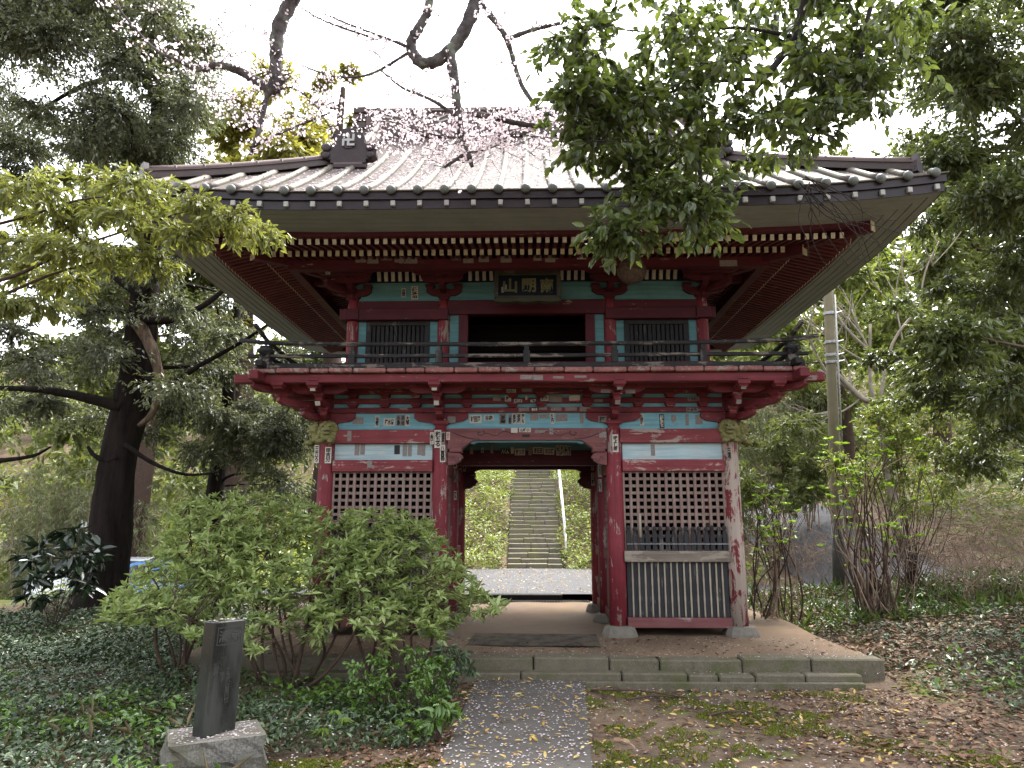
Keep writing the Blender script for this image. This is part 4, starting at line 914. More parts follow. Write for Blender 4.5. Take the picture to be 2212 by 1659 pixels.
S_ = [  # columns
 ('A', 1815, 728, 1846, 835, Yc, 'よ高はし'), ('A', 1855, 708, 1912, 866, Yc-.002, '和五る'), ('A', 1914, 724, 1946, 830, Yc, '福本', 'f'), ('A', 1904, 838, 1948, 992, Yc, '八真善'), ('A', 1958, 726, 1990, 796, Yr, '由舟', 'r'),
 ('A', 888, 858, 938, 1002, Yc, '甲吉分'), ('A', 795, 840, 828, 1000, Yc+.02, '三六ろ'), ('C', 120, 830, 183, 1003, Yc, '遊よし郎'), ('C', 1245, 955, 1292, 1075, Yc, '三浦', 'f'), ('M', 1700, 985, 1745, 1125, YM-CR-.004, '小川'), ('M', 1706, 1146, 1740, 1270, YM-CR-.004, 'しもう'),
 ('M', 1632, 1085, 1668, 1208, YB-CR-.004, '三山利'), ('M', 1630, 945, 1662, 1060, YB-CR-.004, '三川林'), ('M', 283, 940, 312, 1040, YM-CR-.004, '小泉'), ('M', 283, 1080, 308, 1175, YM-CR-.004, '三林', 'f'), ('M', 285, 1262, 310, 1350, YM-CR-.004, '関木'), ('M', 374, 952, 402, 1075, YB-CR-.004, '小泉', 'f'), ('M', 332, 1040, 358, 1130, YB-CR-.004, '小橋'),
 # upper blue boards
 ('A', 1130, 596, 1222, 656, Yi, '', 'f'), ('A', 1330, 580, 1362, 678, Yi, '山畑善司'), ('A', 1405, 604, 1502, 670, Yi, '祥水清', 'p', True), ('A', 1518, 576, 1552, 672, Yi, '小島', 'f'), ('A', 1558, 576, 1592, 672, Yi, '天野司', 'f'), ('A', 1597, 576, 1634, 672, Yi, '大嶋'),
 ('M', 438, 516, 556, 596, Yi, '村回忍', 'p', True), ('M', 580, 516, 676, 572, Yi, '谷森', 'p', True), ('M', 730, 505, 800, 606, Yi, '清水庫', 'f'), ('M', 818, 510, 852, 606, Yi, '上泉堂', 'f'), ('M', 860, 500, 896, 606, Yi, '高原蔵'), ('M', 902, 494, 940, 602, Yi, '神原', 'p'), ('M', 946, 494, 984, 606, Yi, '鈴しも'),
 ('M', 1034, 500, 1112, 570, Yi, '', 'f'), ('M', 1124, 508, 1220, 548, Yi, '', 'f'), ('M', 1234, 490, 1270, 602, Yi, '竹内'), ('M', 1286, 508, 1400, 578, Yi, '', 'f'), ('M', 1520, 494, 1560, 600, Yi, '', 'f'), ('M', 1704, 526, 1786, 586, Yi-.05, '打', 'f', True),
 ('C', 388, 628, 434, 742, Yi, '久岡村'), ('C', 582, 632, 634, 768, Yi, '川崎木むら', 'k'), ('C', 700, 640, 750, 700, Yi, '', 'f'), ('C', 838, 628, 876, 742, Yi, '', 'f'), ('C', 935, 640, 1010, 730, Yi, '', 'f'),
 # pale boards, beams
 ('A', 1150, 834, 1188, 932, Yp, '', 'f'), ('A', 1200, 832, 1236, 926, Yp, '', 'f'), ('A', 1500, 842, 1546, 922, Yp, '', 'k'), ('A', 1574, 838, 1608, 940, Yp, '', 'f'), ('A', 1620, 842, 1652, 940, Yp, '', 'f'), ('A', 1704, 836, 1738, 930, Yp, '', 'f'), ('A', 1742, 836, 1772, 936, Yp, '', 'f'), ('C', 498, 930, 542, 1040, Yp, '', 'f'),
 ('A', 1262, 978, 1302, 1042, Yt, '', 'f'), ('A', 1085, 716, 1116, 808, Yt, '', 'f'),
 ('M', 846, 642, 910, 690, Yr, '', 'r'), ('M', 926, 642, 1040, 684, Yr, '山崎小', 'p', True), ('M', 955, 706, 1030, 732, Yr, '', 'k'), ('M', 1080, 664, 1180, 692, Yr, '', 'f'), ('M', 1222, 640, 1262, 706, Yr, '', 'f'), ('M', 1712, 684, 1786, 738, Yr, '', 'f'),
 # through beams and edge beam
 ('M', 935, 122, 1056, 166, Ye, '', 'f'), ('M', 1060, 122, 1160, 172, Ye, '', 'f'), ('M', 1258, 134, 1366, 158, Ye, '', 'f'), ('M', 1468, 128, 1588, 150, Ye, '', 'f'),
 ('M', 384, 236, 486, 272, Yth, '大蔵', 'f'), ('M', 514, 232, 602, 268, Yth, '山田杉', 'f'), ('M', 640, 236, 750, 270, Yth, '', 'f'), ('M', 802, 262, 894, 298, Yth-.03, '中五小', 'p', True), ('M', 952, 252, 1054, 286, Yth-.03, '', 'f'), ('M', 1264, 236, 1420, 278, Yth, '', 'k'), ('M', 1466, 234, 1582, 268, Yth, '', 'k'), ('M', 1728, 262, 1824, 298, YF-.47-.045, '', 'f'), ('M', 1972, 266, 2066, 304, YF-.47-.045, '', 'f'),
 ('M', 668, 330, 744, 376, Yth, '', 'f'), ('M', 786, 326, 846, 382, Yth, '林', 'p'), ('M', 876, 360, 954, 390, Yth, '泉三吉', 'p', True), ('M', 986, 332, 1006, 366, Yth, '', 'p'), ('M', 1028, 360, 1096, 396, Yth, '飛翔', 'k', True), ('M', 1136, 326, 1214, 378, Yth, '和大', 'p', True), ('M', 1222, 322, 1348, 388, Yth, '', 'f'), ('M', 1416, 322, 1524, 374, Yth, '', 'p'), ('M', 1666, 360, 1750, 388, Yth, '', 'f'), ('C', 862, 458, 976, 498, Yth, '陸目田飯', 'f', True),
 ('M', 920, 444, 1022, 476, Yth, '', 'f'), ('M', 1040, 444, 1112, 478, Yth, '春吉き', 'k', True), ('M', 1120, 432, 1200, 466, Yth, '', 'f'), ('M', 1236, 430, 1342, 474, Yth, '', 'f'), ('M', 1376, 432, 1494, 474, Yth, '', 'f'), ('M', 1520, 436, 1634, 480, Yth, '', 'f'), ('C', 848, 566, 964, 606, Yth, '陸谷池', 'f', True), ('M', 160, 552, 206, 588, Yi-.05, '貴宝', 'k', True), ('M', 1798, 548, 1846, 584, Yi-.05, '貴宝', 'k', True), ('M', 222, 530, 300, 592, Yi-.05, '', 'f'),
 # inner beam
 ('M', 552, 838, 576, 886, Yb2, '小島'), ('M', 642, 806, 672, 894, Yb2, '', 'f'), ('M', 742, 848, 834, 902, Yb2, '八くん', 'k', True), ('M', 844, 832, 872, 896, Yb2, '', 'p'), ('M', 882, 846, 984, 912, Yb2, 'きつさ', 'p', True), ('M', 1016, 818, 1050, 912, Yb2, '', 'f'), ('M', 1060, 832, 1164, 898, Yb2, '志五田', 'p', True), ('M', 1170, 838, 1272, 906, Yb2, '元三橋', 'p', True), ('M', 1288, 814, 1322, 914, Yb2, '三五うい'), ('M', 1328, 814, 1362, 916, Yb2, 'まつ村'), ('M', 1366, 816, 1400, 912, Yb2, '井連七'), ('M', 1404, 822, 1434, 912, Yb2, '寿中点'), ('M', 440, 818, 474, 900, Yb2, '', 'f'), ('M', 832, 926, 918, 962, YB-.075, '', 'f'),
 # upper storey
 ('U', 1000, 622, 1038, 710, UYF-.0235, '自営'), ('U', 1096, 602, 1160, 732, UYF-.0235, '仲浩'), ('U', 548, 306, 650, 368, 8.882, '', 'f'), ('U', 664, 308, 772, 378, 8.882, '', 'f'), ('U', 796, 308, 906, 346, 8.882, '', 'f'), ('U', 932, 304, 1026, 368, 8.882, '', 'f'), ('U', 1040, 316, 1154, 378, 8.882, '', 'f'), ('U', 1490, 312, 1580, 346, 8.882, '山四東', 'f', True), ('U', 1606, 328, 1706, 374, 8.882, '', 'f'), ('U', 1758, 304, 1858, 364, 8.882, '', 'f'), ('U', 1972, 302, 2080, 368, 8.882, '', 'f'), ('U', 256, 388, 298, 486, 8.95, '日光館', 'f'),
 ('V', 1180, 52, 1282, 120, 8.882, '', 'f'), ('V', 1494, 34, 1584, 90, 8.882, 'ひ花', 'p', True), ('V', 1066, 52, 1150, 104, 8.882, '', 'f'), ('V', 1996+900, 100, 3070, 160, 8.882, '', 'f')]
for a in S_: slip(*a)
# stickers on the undersides of the bracket arm ends
for x in (-XI, XI, -XO, XO):
    for (yy, zz) in ((YF-.74-.03, LZ+.395), (YF-.50-.03, LZ+.25)):
        inst('paper_slip', box_mesh((.065, .003, .06), 'slip_paper' if x < 0 else 'slip_faded', 0), gate, T(x, yy-.02, zz) @ RX(.5))

# ---- name plaque under the upper eaves
PM = T(.015, 9.16, 4.735) @ RX(-.26)
plq = tag(link(bpy.data.objects.new('name_plaque', box_mesh((.80, .03, .36), 'dark_blue', .004)), None, PM), 'dark blue name plaque with three gilt characters hanging under the eaves', 'plaque')
def wavy(L, amp, n=24): return [(-L/2+L*i/n, amp*(abs(math.sin(i/n*PI*3))**.7)) for i in range(n+1)]
for sgn, wdt in ((1, .045), (-1, .075)):
    top = wavy(.90, .022); poly = [(x, .175+wdt+z) for x, z in top] + [(.40, .172), (-.40, .172)]
    if sgn < 0: poly = [(x, -z) for x, z in poly][::-1]
    B().prism(poly[::-1], -.045, .02).build('plaque_frame', 'frame_gold', plq, False, PM)
for s in (-1, 1):
    poly = [(.392, -.18), (.44, -.20), (.455, -.1), (.44, -.04), (.455, .06), (.445, .2), (.392, .18)]; poly = [(s*x, z) for x, z in poly]
    B().prism(poly if s > 0 else poly[::-1], -.044, .019).build('plaque_frame', 'frame_gold', plq, False, PM)
for ch, x, w_ in (('山', -.235, .19), ('朙', .02, .19), ('南', .26, .18)):
    me = text_mesh(ch, .2, 'gilt', .006, .004); k = w_/max(me['w'], .01); inst('character', me, plq, PM @ T(x, -.019, .005) @ FRONT @ Matrix.Diagonal((k, .225/max(me['h'], .01), 1, 1)))
for x, z, h_ in ((-.335, -.06, .09), (-.295, -.03, .10)): inst('paper_slip', box_mesh((.032, .003, h_), 'slip_faded', 0), plq, PM @ T(x, -.0175, z))
# ---- hornet nest under the eaves
nc = at(1364, 583, Y=8.98); b = B().sphere((0, 0, 0), (.20, .19, .185), 40, 26); q = []
for v in b.v:
    d = Vector(v); n_ = math.sin(d.z*95+2.2*math.sin(d.x*16)+1.5*math.sin(d.y*13)); hole = math.exp(-((d.x-.02)**2+(d.z-.03)**2)/.006)*(d.y < 0)
    q.append(tuple(d*(1+.028*n_+.03*math.sin(d.x*31+d.z*17)-.30*hole)))
b.v = q; hn = b.build('hornet_nest', 'nest_paper', None, False, T(*nc)); tag(hn, 'round brown papery hornet nest hanging under the eaves beside a bracket', 'nest')

# ---- rubber mats
def mat_thing(x0, x1, y0, y1, z, label, rz_=0):
    o = box('rubber_mat', x0, x1, y0, y1, z, z+.004, 'mat_worn', None, .002, RZ(rz_)); tag(o, label, 'mat'); c = Vector(((x0+x1)/2, (y0+y1)/2, 0))
    n = int((x1-x0)/.028)
    me = box_mesh((.008, y1-y0-.01, .006), 'mat_worn', 0)
    for k in range(n): inst('mat_rib', me, o, T(*c) @ RZ(rz_) @ T(-(x1-x0)/2+.014+k*.028, 0, z+.006))
p0, p1 = at(1005, 1396, Z=.22), at(1285, 1370, Z=.22)
mat_thing(p0.x+.02, p1.x, p0.y+.03, p1.y-.02, .222, 'dark ribbed rubber mat lying on the earth before the gate passage', -.03)

# ---- black granite monument on a rough plinth
mc = at(447, 1585, Z=.24); gz = H(mc.x, mc.y)
MR = rad(62)
plinth = tag(B().build('dummy', 'plinth_stone'), None) if False else None
b = B(); rr = random.Random(9)
def rough_block(hx, hy, z0, z1, n=7):
    bm = bmesh.new(); bmesh.ops.create_cube(bm, size=1); bmesh.ops.subdivide_edges(bm, edges=bm.edges[:], cuts=n, use_grid_fill=True)
    for v in bm.verts:
        p = v.co.copy(); e = sum(abs(abs(c)-.5) < 1e-4 for c in p); f = .012*(math.sin(p.x*17+p.z*9)+math.sin(p.y*14-p.z*11+1)+rr.uniform(-.6, .6)) if abs(p.z-.5) > .02 else rr.uniform(-.004, .004)
        k = 1-(.03 if e >= 2 else 0); v.co = Vector((p.x*2*hx*k+f, p.y*2*hy*k+f*.7, z0+(p.z+.5)*(z1-z0)))
    me = bpy.data.meshes.new('plinth'); bm.to_mesh(me); bm.free(); return me
me = rough_block(.30, .22, -.1, .24); me.materials.append(MATS['plinth_stone'])
PMx = T(mc.x+.03, mc.y+.07, gz) @ RZ(rad(28))
mon = empty('stone_monument', (mc.x, mc.y, gz), 'leaning black granite monument on a rough mossy stone plinth', 'monument')
plinth = inst('plinth', me, mon, PMx)
SMx = T(mc.x+.02, mc.y+.06, gz+.235) @ RX(rad(-2)) @ RY(rad(1)) @ RZ(MR)
slab = inst('slab', box_mesh((.26, .115, .72), 'granite_black', .008), mon, SMx @ T(0, 0, .36))
FM = SMx @ T(0, -.0585, 0) @ FRONT
for (x0, x1, z0, z1) in ((-.10, .10, .565, .569), (-.10, .10, .675, .679), (-.10, -.096, .569, .675), (.096, .10, .569, .675)): inst('carved_frame', box_mesh((x1-x0, z1-z0, .002), 'granite_cut', 0), slab, FM @ T((x0+x1)/2, (z0+z1)/2, 0))
for ch, x in (('清', -.05), ('寺', .05)): me = text_mesh(ch, .08, 'granite_cut', .001, .001); inst('carved_character', me, slab, FM @ T(x, .622, .0005))
for tx, x, zc in (('一金壱百萬円也', .02, .30), ('金子', -.03, .36), ('昭和', -.085, .40)): me = text_mesh(tx, .042, 'granite_cut', 0, .001, True); inst('carved_line', me, slab, FM @ T(x, zc, .0005))

# ---- utility pole on the slope
pb = at(1812, 1235, Y=14.2); pt = at(1784, 640, Y=14.2); gz = H(pb.x, 14.2)
pole = empty('utility_pole', (pb.x, 14.2, gz), 'pale concrete utility pole with dark sleeve behind the leafy stems', 'utility pole')
pp = [Vector((pb.x, 14.2, gz-.1)).lerp(Vector((pt.x+.05, 14.2, pt.z)), t) for t in np.linspace(0, 1.45, 8)]
B().tube(pp, [.115-.005*i for i in range(8)], 16).build('shaft', 'pole_concrete', pole, True)
def pole_at(z): t = (z-pp[0].z)/(pp[-1].z-pp[0].z); return pp[0].lerp(pp[-1], t)
zz_ = at(1800, 1122, Y=14.2).z; a = pole_at(gz); c = pole_at(zz_); B().tube([a, c], [.128, .124], 16).build('sleeve', 'pole_sleeve', pole, True)
for py in (678, 740, 768, 783): z = at(1790, py, Y=14.2).z; c = pole_at(z); B().lathe([(.108, -.03), (.116, -.025), (.116, .025), (.108, .03)], 14, T(*c)).build('band', 'galvanised', pole); B().tube([(c.x+.11, c.y-.08, z), (c.x+.22, c.y-.12, z+.02)], .012, 6).build('band_bolt', 'galvanised', pole)
c = pole_at(at(1800, 1095, Y=14.2).z); bx = box('meter_box', c.x-.02, c.x+.26, c.y-.30, c.y-.14, c.z-.18, c.z+.22, 'grey_box', pole, .012); box('box_lid', c.x-.01, c.x+.25, c.y-.315, c.y-.302, c.z-.16, c.z+.20, 'grey_box', bx, .006)
B().tube([pole_at(c.z+.2)+Vector((.10, -.12, 0)), pole_at(pt.z)+Vector((.09, -.1, 0))], .018, 6).build('conduit', 'grey_box', pole, True)

# ---- parked cars glimpsed behind the trunk
def car(x, y, z, ang, paintm, label):
    root = empty('parked_car', (x, y, z), label, 'car', 'cars parked beyond the big tree'); M = T(x, y, z) @ RZ(ang)
    side = [(-2.05, .35), (-2.1, .62), (-2.02, .86), (-1.35, .95), (-.75, 1.38), (.75, 1.42), (1.55, 1.0), (2.05, .92), (2.12, .5), (2.05, .3)]
    n = len(side); b = B()
    for w, yy in ((.84, -1), (.84, 1)):
        for px, pz in side: t = 1 if pz < .96 else .80; b.v.append((px, yy*w*t, pz))
    b.f = [tuple(range(n)), tuple(range(2*n-1, n-1, -1))] + [(j, n+j, n+(j+1) % n, (j+1) % n) for j in range(n)]
    body = b.build('body', paintm, root, False, M)
    for s in (-1, 1):
        for q in ([(-1.22, .97), (-.70, 1.32), (-.02, 1.35), (-.02, .97)], [(.04, .97), (.04, 1.35), (.70, 1.36), (1.36, 1.02), (1.3, .97)]):
            bb = B(); k = len(q)
            for px, pz in q: t = .845-.17*max(0, (pz-.93)/.48); bb.v.append((px, s*t, pz))
            bb.f = [tuple(range(k))]; bb.build('side_window', 'car_glass', root, False, M)
    for px, pz, qx, qz, nm in ((-1.30, 1.0, -.80, 1.375, 'windscreen'), (1.50, 1.04, .80, 1.42, 'rear_window')):
        o = -.015 if nm == 'windscreen' else .015
        mk(nm, [(px+o, -.64, pz), (px+o, .64, pz), (qx+o, .60, qz), (qx+o, -.60, qz)], [(0, 1, 2, 3)], 'car_glass', root, False, M)
    for px in (-1.3, 1.3):
        for s in (-1, 1):
            Wm = M @ T(px, s*.80, .31) @ RX(PI/2); w_ = B().lathe([(.2, -.1), (.3, -.1), (.31, -.06), (.31, .06), (.3, .1), (.2, .1)], 18).build('wheel', 'black_rubber', root, True, Wm); B().lathe([(.19, -.102), (.19, .102)], 14).build('rim', 'galvanised', w_, False, Wm)
    for s in (-1, 1):
        inst('tail_light', box_mesh((.05, .22, .14), 'tail_red', .02), root, M @ T(2.08, s*.62, .80)); inst('headlight', box_mesh((.05, .3, .13), 'tin_white', .02), root, M @ T(-2.06, s*.58, .72))
p = at(230, 1240, Y=21); car(p.x+.4, 21, H(p.x, 21), rad(200), 'car_white', 'white car parked left of the big dark trunk')
p = at(300, 1240, Y=19.5); car(p.x+.8, 19.5, H(p.x, 19.5), rad(15), 'car_blue', 'blue car parked right of the big dark trunk')
# ------------------------------------------------------------------ plants
def rvec(n): return nrm(rng.normal(size=(n, 3)))
def sprays(C, R, tw, lf, size, flat=.55, droop=.35, spread=.5, base=.25, var=.3, upb=0.0):
    """leaf positions and directions on twigs fanning out of clump centres C with radii R"""
    C = np.asarray(C, float); R = np.asarray(R, float); n = len(C)
    c = np.repeat(C, tw, 0); r = np.repeat(R, tw)[:, None]
    d = rvec(n*tw); d[:, 2] = d[:, 2]*flat + upb; tip = d*r*rng.uniform(.55, 1.05, (n*tw, 1))
    t = rng.uniform(base, 1, (n*tw, lf, 1)); P = c[:, None]+tip[:, None]*t
    P[:, :, 2] -= (droop*.35*r)*(t[:, :, 0]**2); P += rng.normal(0, .03, P.shape)*r[:, None]
    dn = nrm(tip)[:, None]*.8 + rng.normal(0, spread, P.shape); dn[:, :, 2] -= droop
    k = n*tw*lf
    return P.reshape(-1, 3), dn.reshape(-1, 3), size*rng.uniform(1-var, 1+var, k), (c, c+tip)
def twig_mesh(name, A, Bp, r, mat, parent, keep=1.0):
    """thin three-sided twigs as one mesh"""
    k = rng.random(len(A)) < keep; A, Bp = A[k], Bp[k]; n = len(A); d = nrm(Bp-A); u = nrm(np.cross(d, rvec(n))); w = np.cross(d, u); V = []
    mid = (A+Bp)/2+rng.normal(0, .05, A.shape)*np.linalg.norm(Bp-A, axis=1, keepdims=True)
    for P, q in ((A, 1.0), (mid, .7), (Bp, .3)):
        for a in range(3): V.append(P+(u*math.cos(2.094*a)+w*math.sin(2.094*a))*r*q)
    V = np.stack(V, 1).reshape(-1, 3); b = np.arange(n)[:, None]*9
    F = np.concatenate([b+np.array([[l*3+a, l*3+(a+1) % 3, l*3+3+(a+1) % 3, l*3+3+a]]) for l in range(2) for a in range(3)], 1).reshape(-1, 4)
    return tag(np_mesh(name, V, F, mat, parent), kind='stuff')
def px(pts, Y): return [tuple(at(p[0], p[1], Y=(p[2] if len(p) > 2 else Y))) for p in pts]
def smooth_path(pts, n=6):
    P = [Vector(p) for p in pts]; out = []
    for i in range(len(P)-1):
        a, b_, c, d = P[max(i-1, 0)], P[i], P[i+1], P[min(i+2, len(P)-1)]
        for k in range(n): t = k/n; out.append(.5*((2*b_)+(c-a)*t+(2*a-5*b_+4*c-d)*t*t+(3*b_-a-3*c+d)*t**3))
    return out+[P[-1]]
def limb(name, pts, r0, r1, mat, parent, k=8, n=5, knob=.0):
    q = smooth_path(pts, n); m_ = len(q); rs = [(r0+(r1-r0)*(i/(m_-1))**.8)*(1+knob*random.uniform(-1, 1)) for i in range(m_)]
    return B().tube(q, rs, k).build(name, mat, parent, True)
def trunk_mesh(pts, rs, k=18, flare=.0, rough=.08, n=6):
    q = smooth_path(pts, n); m_ = len(q); b = B(); R = np.interp(np.linspace(0, 1, m_), np.linspace(0, 1, len(rs)), rs); b.tube(q, list(R), k)
    for i in range(m_):
        for j in range(k):
            v = Vector(b.v[i*k+j]); c = q[i]; f = 1+rough*(math.sin(j*2*PI/k*3+i*.35)+.6*math.sin(j*2*PI/k*7-i*.2))+rough*random.uniform(-.5, .5); b.v[i*k+j] = tuple(c+(v-c)*f)
    return b
def region(n, poly, Yr):
    """n random points inside a picture polygon at depths Yr"""
    xs = [p[0] for p in poly]; ys = [p[1] for p in poly]; out = []
    while len(out) < n:
        x, y = random.uniform(min(xs), max(xs)), random.uniform(min(ys), max(ys)); ins = False; j = len(poly)-1
        for i in range(len(poly)):
            if (poly[i][1] > y) != (poly[j][1] > y) and x < (poly[j][0]-poly[i][0])*(y-poly[i][1])/(poly[j][1]-poly[i][1])+poly[i][0]: ins = not ins
            j = i
        if ins: out.append(tuple(at(x, y, Y=random.uniform(*Yr))))
    return out
def clear_of_gate(C, r=.4):
    """keep foliage out of the gate, its roof and the passage"""
    out = []
    for c in C:
        if abs(c[0]) < 4.75+r and 7.3-r < c[1] < 14.9+r and 4.8-r < c[2] < 8.4: continue
        if abs(c[0]) < 3.0+r and 9.0-r < c[1] < 12.3+r and c[2] < 5: continue
        if c[2] < H(c[0], c[1])+.1: continue
        out.append(c)
    return out
def nearest_on(pts, p):
    q = smooth_path(pts, 5); return min(q, key=lambda v: (v-Vector(p)).length + max(0, v.z-p[2])*2)
def tree(name, label, trunk, rs, clumps, rad_, leaf, mat, tw, lf, bark='bark_dark', group=None, nl=12, flat=.55, droop=.35, big=False, ratio=.42, twr=.006, twk=.25, lr=.06, cat='tree', rough=.08):
    base = trunk[0]; root = empty(name, base, label, cat, group)
    trunk_mesh(trunk, rs, 18, rough=rough).build('trunk', bark, root, True)
    C = clear_of_gate(clumps); R = np.array([random.uniform(*rad_) for _ in C])
    for c in random.sample(C, min(nl, len(C))):
        a = nearest_on(trunk, c); limb('limb', curve_pts(a, c, random.uniform(-.05, .1), .12, 6), lr*random.uniform(.6, 1.2), lr*.2, bark, root, 7, 2, .06)
    P, D, S, (ta, tb) = sprays(C, R, tw, lf, leaf, flat, droop)
    leaves('crown', P, D, S, mat, root, ratio=ratio, big=big)
    if twk > 0: twig_mesh('twigs', ta, tb, twr, bark, root, twk)
    return root

# ---- the big dark evergreen on the left
tp = px([(212, 1330), (228, 1230), (245, 1080), (262, 960), (290, 840), (305, 720), (322, 560), (332, 400), (345, 200), (350, -50)], 13)
tp[0] = (tp[0][0], 13, H(tp[0][0], 13)-.1)
cl = region(100, [(-60, -80), (430, -80), (440, 250), (420, 330), (-60, 330)], (10.5, 15)) + region(34, [(-60, 560), (420, 560), (520, 640), (560, 760), (420, 960), (200, 940), (-60, 980)], (11.8, 15)) + region(12, [(300, 330), (420, 330), (520, 560), (330, 560)], (12, 15)) + region(9, [(-60, 330), (150, 330), (150, 560), (-60, 560)], (12, 15))
tree('evergreen_tree', 'huge dark evergreen with thick leaning trunk beside the gate', tp, [.46, .37, .32, .31, .32, .27, .23, .19, .14, .09], cl, (.55, 1.15), .086, 'leaf_dark', 46, 22, nl=26, flat=.45, droop=.45, lr=.07, rough=.06)
big = [o for o in COL.objects if o.name == 'evergreen_tree'][0]
for pts, r in (([(265, 880), (190, 860), (90, 842), (-20, 838)], .12), ([(255, 985), (235, 995), (205, 985), (190, 965)], .08), ([(0, 995), (70, 985), (110, 965)], .05), ([(295, 800), (360, 830), (430, 790), (520, 740), (580, 700)], .07), ([(300, 690), (370, 690), (440, 660), (490, 620)], .10), ([(310, 640), (250, 600), (180, 520), (120, 470)], .08), ([(270, 960), (330, 1000), (400, 1025), (470, 1020)], .05), ([(300, 700), (330, 760), (345, 830), (330, 890), (300, 920)], .13)):
    limb('limb', px(pts, 12.75), r, r*.35, 'bark_dark' if r < .125 else 'bark_twisted', big, 9, 5, .08)
# a second dark evergreen nearer the gate wall
b0 = at(455, 1190, Y=15.5); tp = [(b0.x, 15.5, H(b0.x, 15.5)-.1)] + px([(465, 1050), (490, 900), (500, 760), (520, 600)], 15.5)
cl = region(44, [(430, 640), (560, 720), (690, 800), (690, 1060), (560, 1090), (380, 1020), (400, 800)], (13.2, 17))
tree('evergreen_tree', 'dark feathery evergreen drooping beside the left wall of the gate', tp, [.22, .18, .15, .12, .07], cl, (.5, .85), .095, 'leaf_dark', 48, 18, nl=14, flat=.5, droop=.6, lr=.04, ratio=.32)
# ---- bright sprays of a broadleaf tree reaching in from the left edge
tp = [(-5.6, 5.2, -.1), (-5.5, 5.3, 1.5), (-5.4, 5.5, 3), (-5.2, 5.6, 4.6), (-5.1, 5.6, 6)]
sp = [(-30, 400), (60, 395), (130, 380), (210, 385), (280, 400), (350, 415), (430, 440), (500, 470), (555, 495), (40, 450), (110, 455), (190, 460), (270, 465), (340, 480), (400, 500), (30, 520), (110, 530), (190, 540), (260, 550), (330, 560), (60, 590), (140, 600), (10, 650), (90, 650)]
cl = [tuple(at(x, y, Y=random.uniform(5.5, 6.6))) for x, y in sp]
lt = tree('broadleaf_tree', 'yellow-green leafy branches reaching in from the left edge before the eaves', tp, [.16, .14, .12, .1, .06], cl, (.26, .42), .078, 'leaf_yellow', 34, 12, 'bark_brown', nl=0, flat=.45, droop=.5, big=True, ratio=.36, twr=.0035, twk=.5)
for pts in ([(-150, 640), (20, 600), (150, 540), (300, 490), (430, 455), (560, 500)], [(-150, 520), (50, 470), (180, 430), (330, 420)], [(-150, 700), (0, 640), (120, 590), (260, 555), (340, 560)]): limb('limb', px(pts, 6), .022, .004, 'bark_brown', lt, 6, 5, .08)
# ---- trees behind the roof and around
def far_tree(X, Y, h, spread, n, mat, label, leaf, name='broadleaf_tree', group='trees beyond the gate', tw=34, lf=16, low=.3, bark='bark_brown'):
    z = H(X, Y); tp = [(X, Y, z-.2), (X+.2, Y, z+h*.3), (X-.1, Y, z+h*.6), (X+.1, Y, z+h*.9)]; cl = []
    while len(cl) < n:
        d = rvec(1)[0]; r = rng.uniform(.45, 1)**.6; c = (X+d[0]*spread*r, Y+d[1]*spread*r*.8, z+h*(low+(1-low)*.5)+d[2]*h*(1-low)*.5*r); cl.append(c)
    return tree(name, label, tp, [h*.022, h*.017, h*.012, h*.005], cl, (spread*.24, spread*.42), leaf, mat, tw, lf, bark, group, nl=8, flat=.6, droop=.3, twk=.12, twr=.01, lr=h*.006)
p = at(560, 250, Y=26); far_tree(p.x, 26, p.z+3.0, 3.9, 34, 'leaf_far_yellow', 'rounded golden-green tree rising behind the left roof slope', .30, tw=44)
p = at(735, 230, Y=29); far_tree(p.x, 29, p.z+2.2, 1.7, 14, 'leaf_far_yellow', 'small golden treetop showing beside the ridge end', .28)
p = at(330, 330, Y=22); far_tree(p.x, 23, p.z+3.4, 3.2, 26, 'leaf_wood', 'mid green tree behind the big dark evergreen', .26)
far_tree(-15.5, 27, 13, 4.2, 26, 'leaf_wood', 'broad green tree at the far left beyond the cars', .32)
far_tree(-10.0, 36, 15, 4.5, 22, 'leaf_wood', 'green hillside tree seen left of the staircase bank', .36)
far_tree(9.2, 21, 9.5, 2.9, 30, 'leaf_bank', 'pale green tree behind the pale bare branches', .22)
far_tree(13.5, 19, 10.5, 3.2, 30, 'leaf_wood', 'leafy green tree at the right edge behind the thicket', .22)
far_tree(15.5, 27, 15, 4.6, 22, 'leaf_wood', 'tall green tree high on the right slope', .34)
far_tree(7.2, 31, 9, 3.4, 22, 'leaf_wood', 'dark green tree above the climbing road', .3)
far_tree(3.4, 37, 8, 2.6, 14, 'leaf_wood', 'leafy tree overhanging the right side of the upper stairs', .28)
far_tree(-3.6, 38, 8, 2.6, 14, 'leaf_wood', 'leafy tree overhanging the left side of the upper stairs', .28)
# ---- glossy evergreen in front, upper right
tp = [(5.3, 3.6, H(5.3, 3.6)-.1), (5.1, 3.8, 2), (4.8, 4.2, 4), (4.2, 4.8, 5.6), (3.6, 5.2, 6.6)]
cl = region(104, [(1225, -60), (2010, -60), (1980, 140), (1850, 280), (1700, 350), (1560, 360), (1400, 330), (1270, 260), (1200, 120)], (4.9, 6.4)) + region(9, [(1190, 190), (1290, 180), (1320, 280), (1230, 300)], (5, 6)) + region(9, [(1240, 300), (1420, 310), (1400, 400), (1300, 400)], (5, 6)) + region(12, [(1300, 400), (1440, 390), (1560, 380), (1530, 440), (1330, 480)], (5.1, 5.7)) + region(7, [(1290, 450), (1370, 450), (1400, 520), (1310, 540)], (5.1, 5.6)) + region(3, [(1420, 440), (1530, 450), (1530, 475), (1440, 480)], (5.1, 5.6))
cl = [c for c in cl if random.random() < .95]
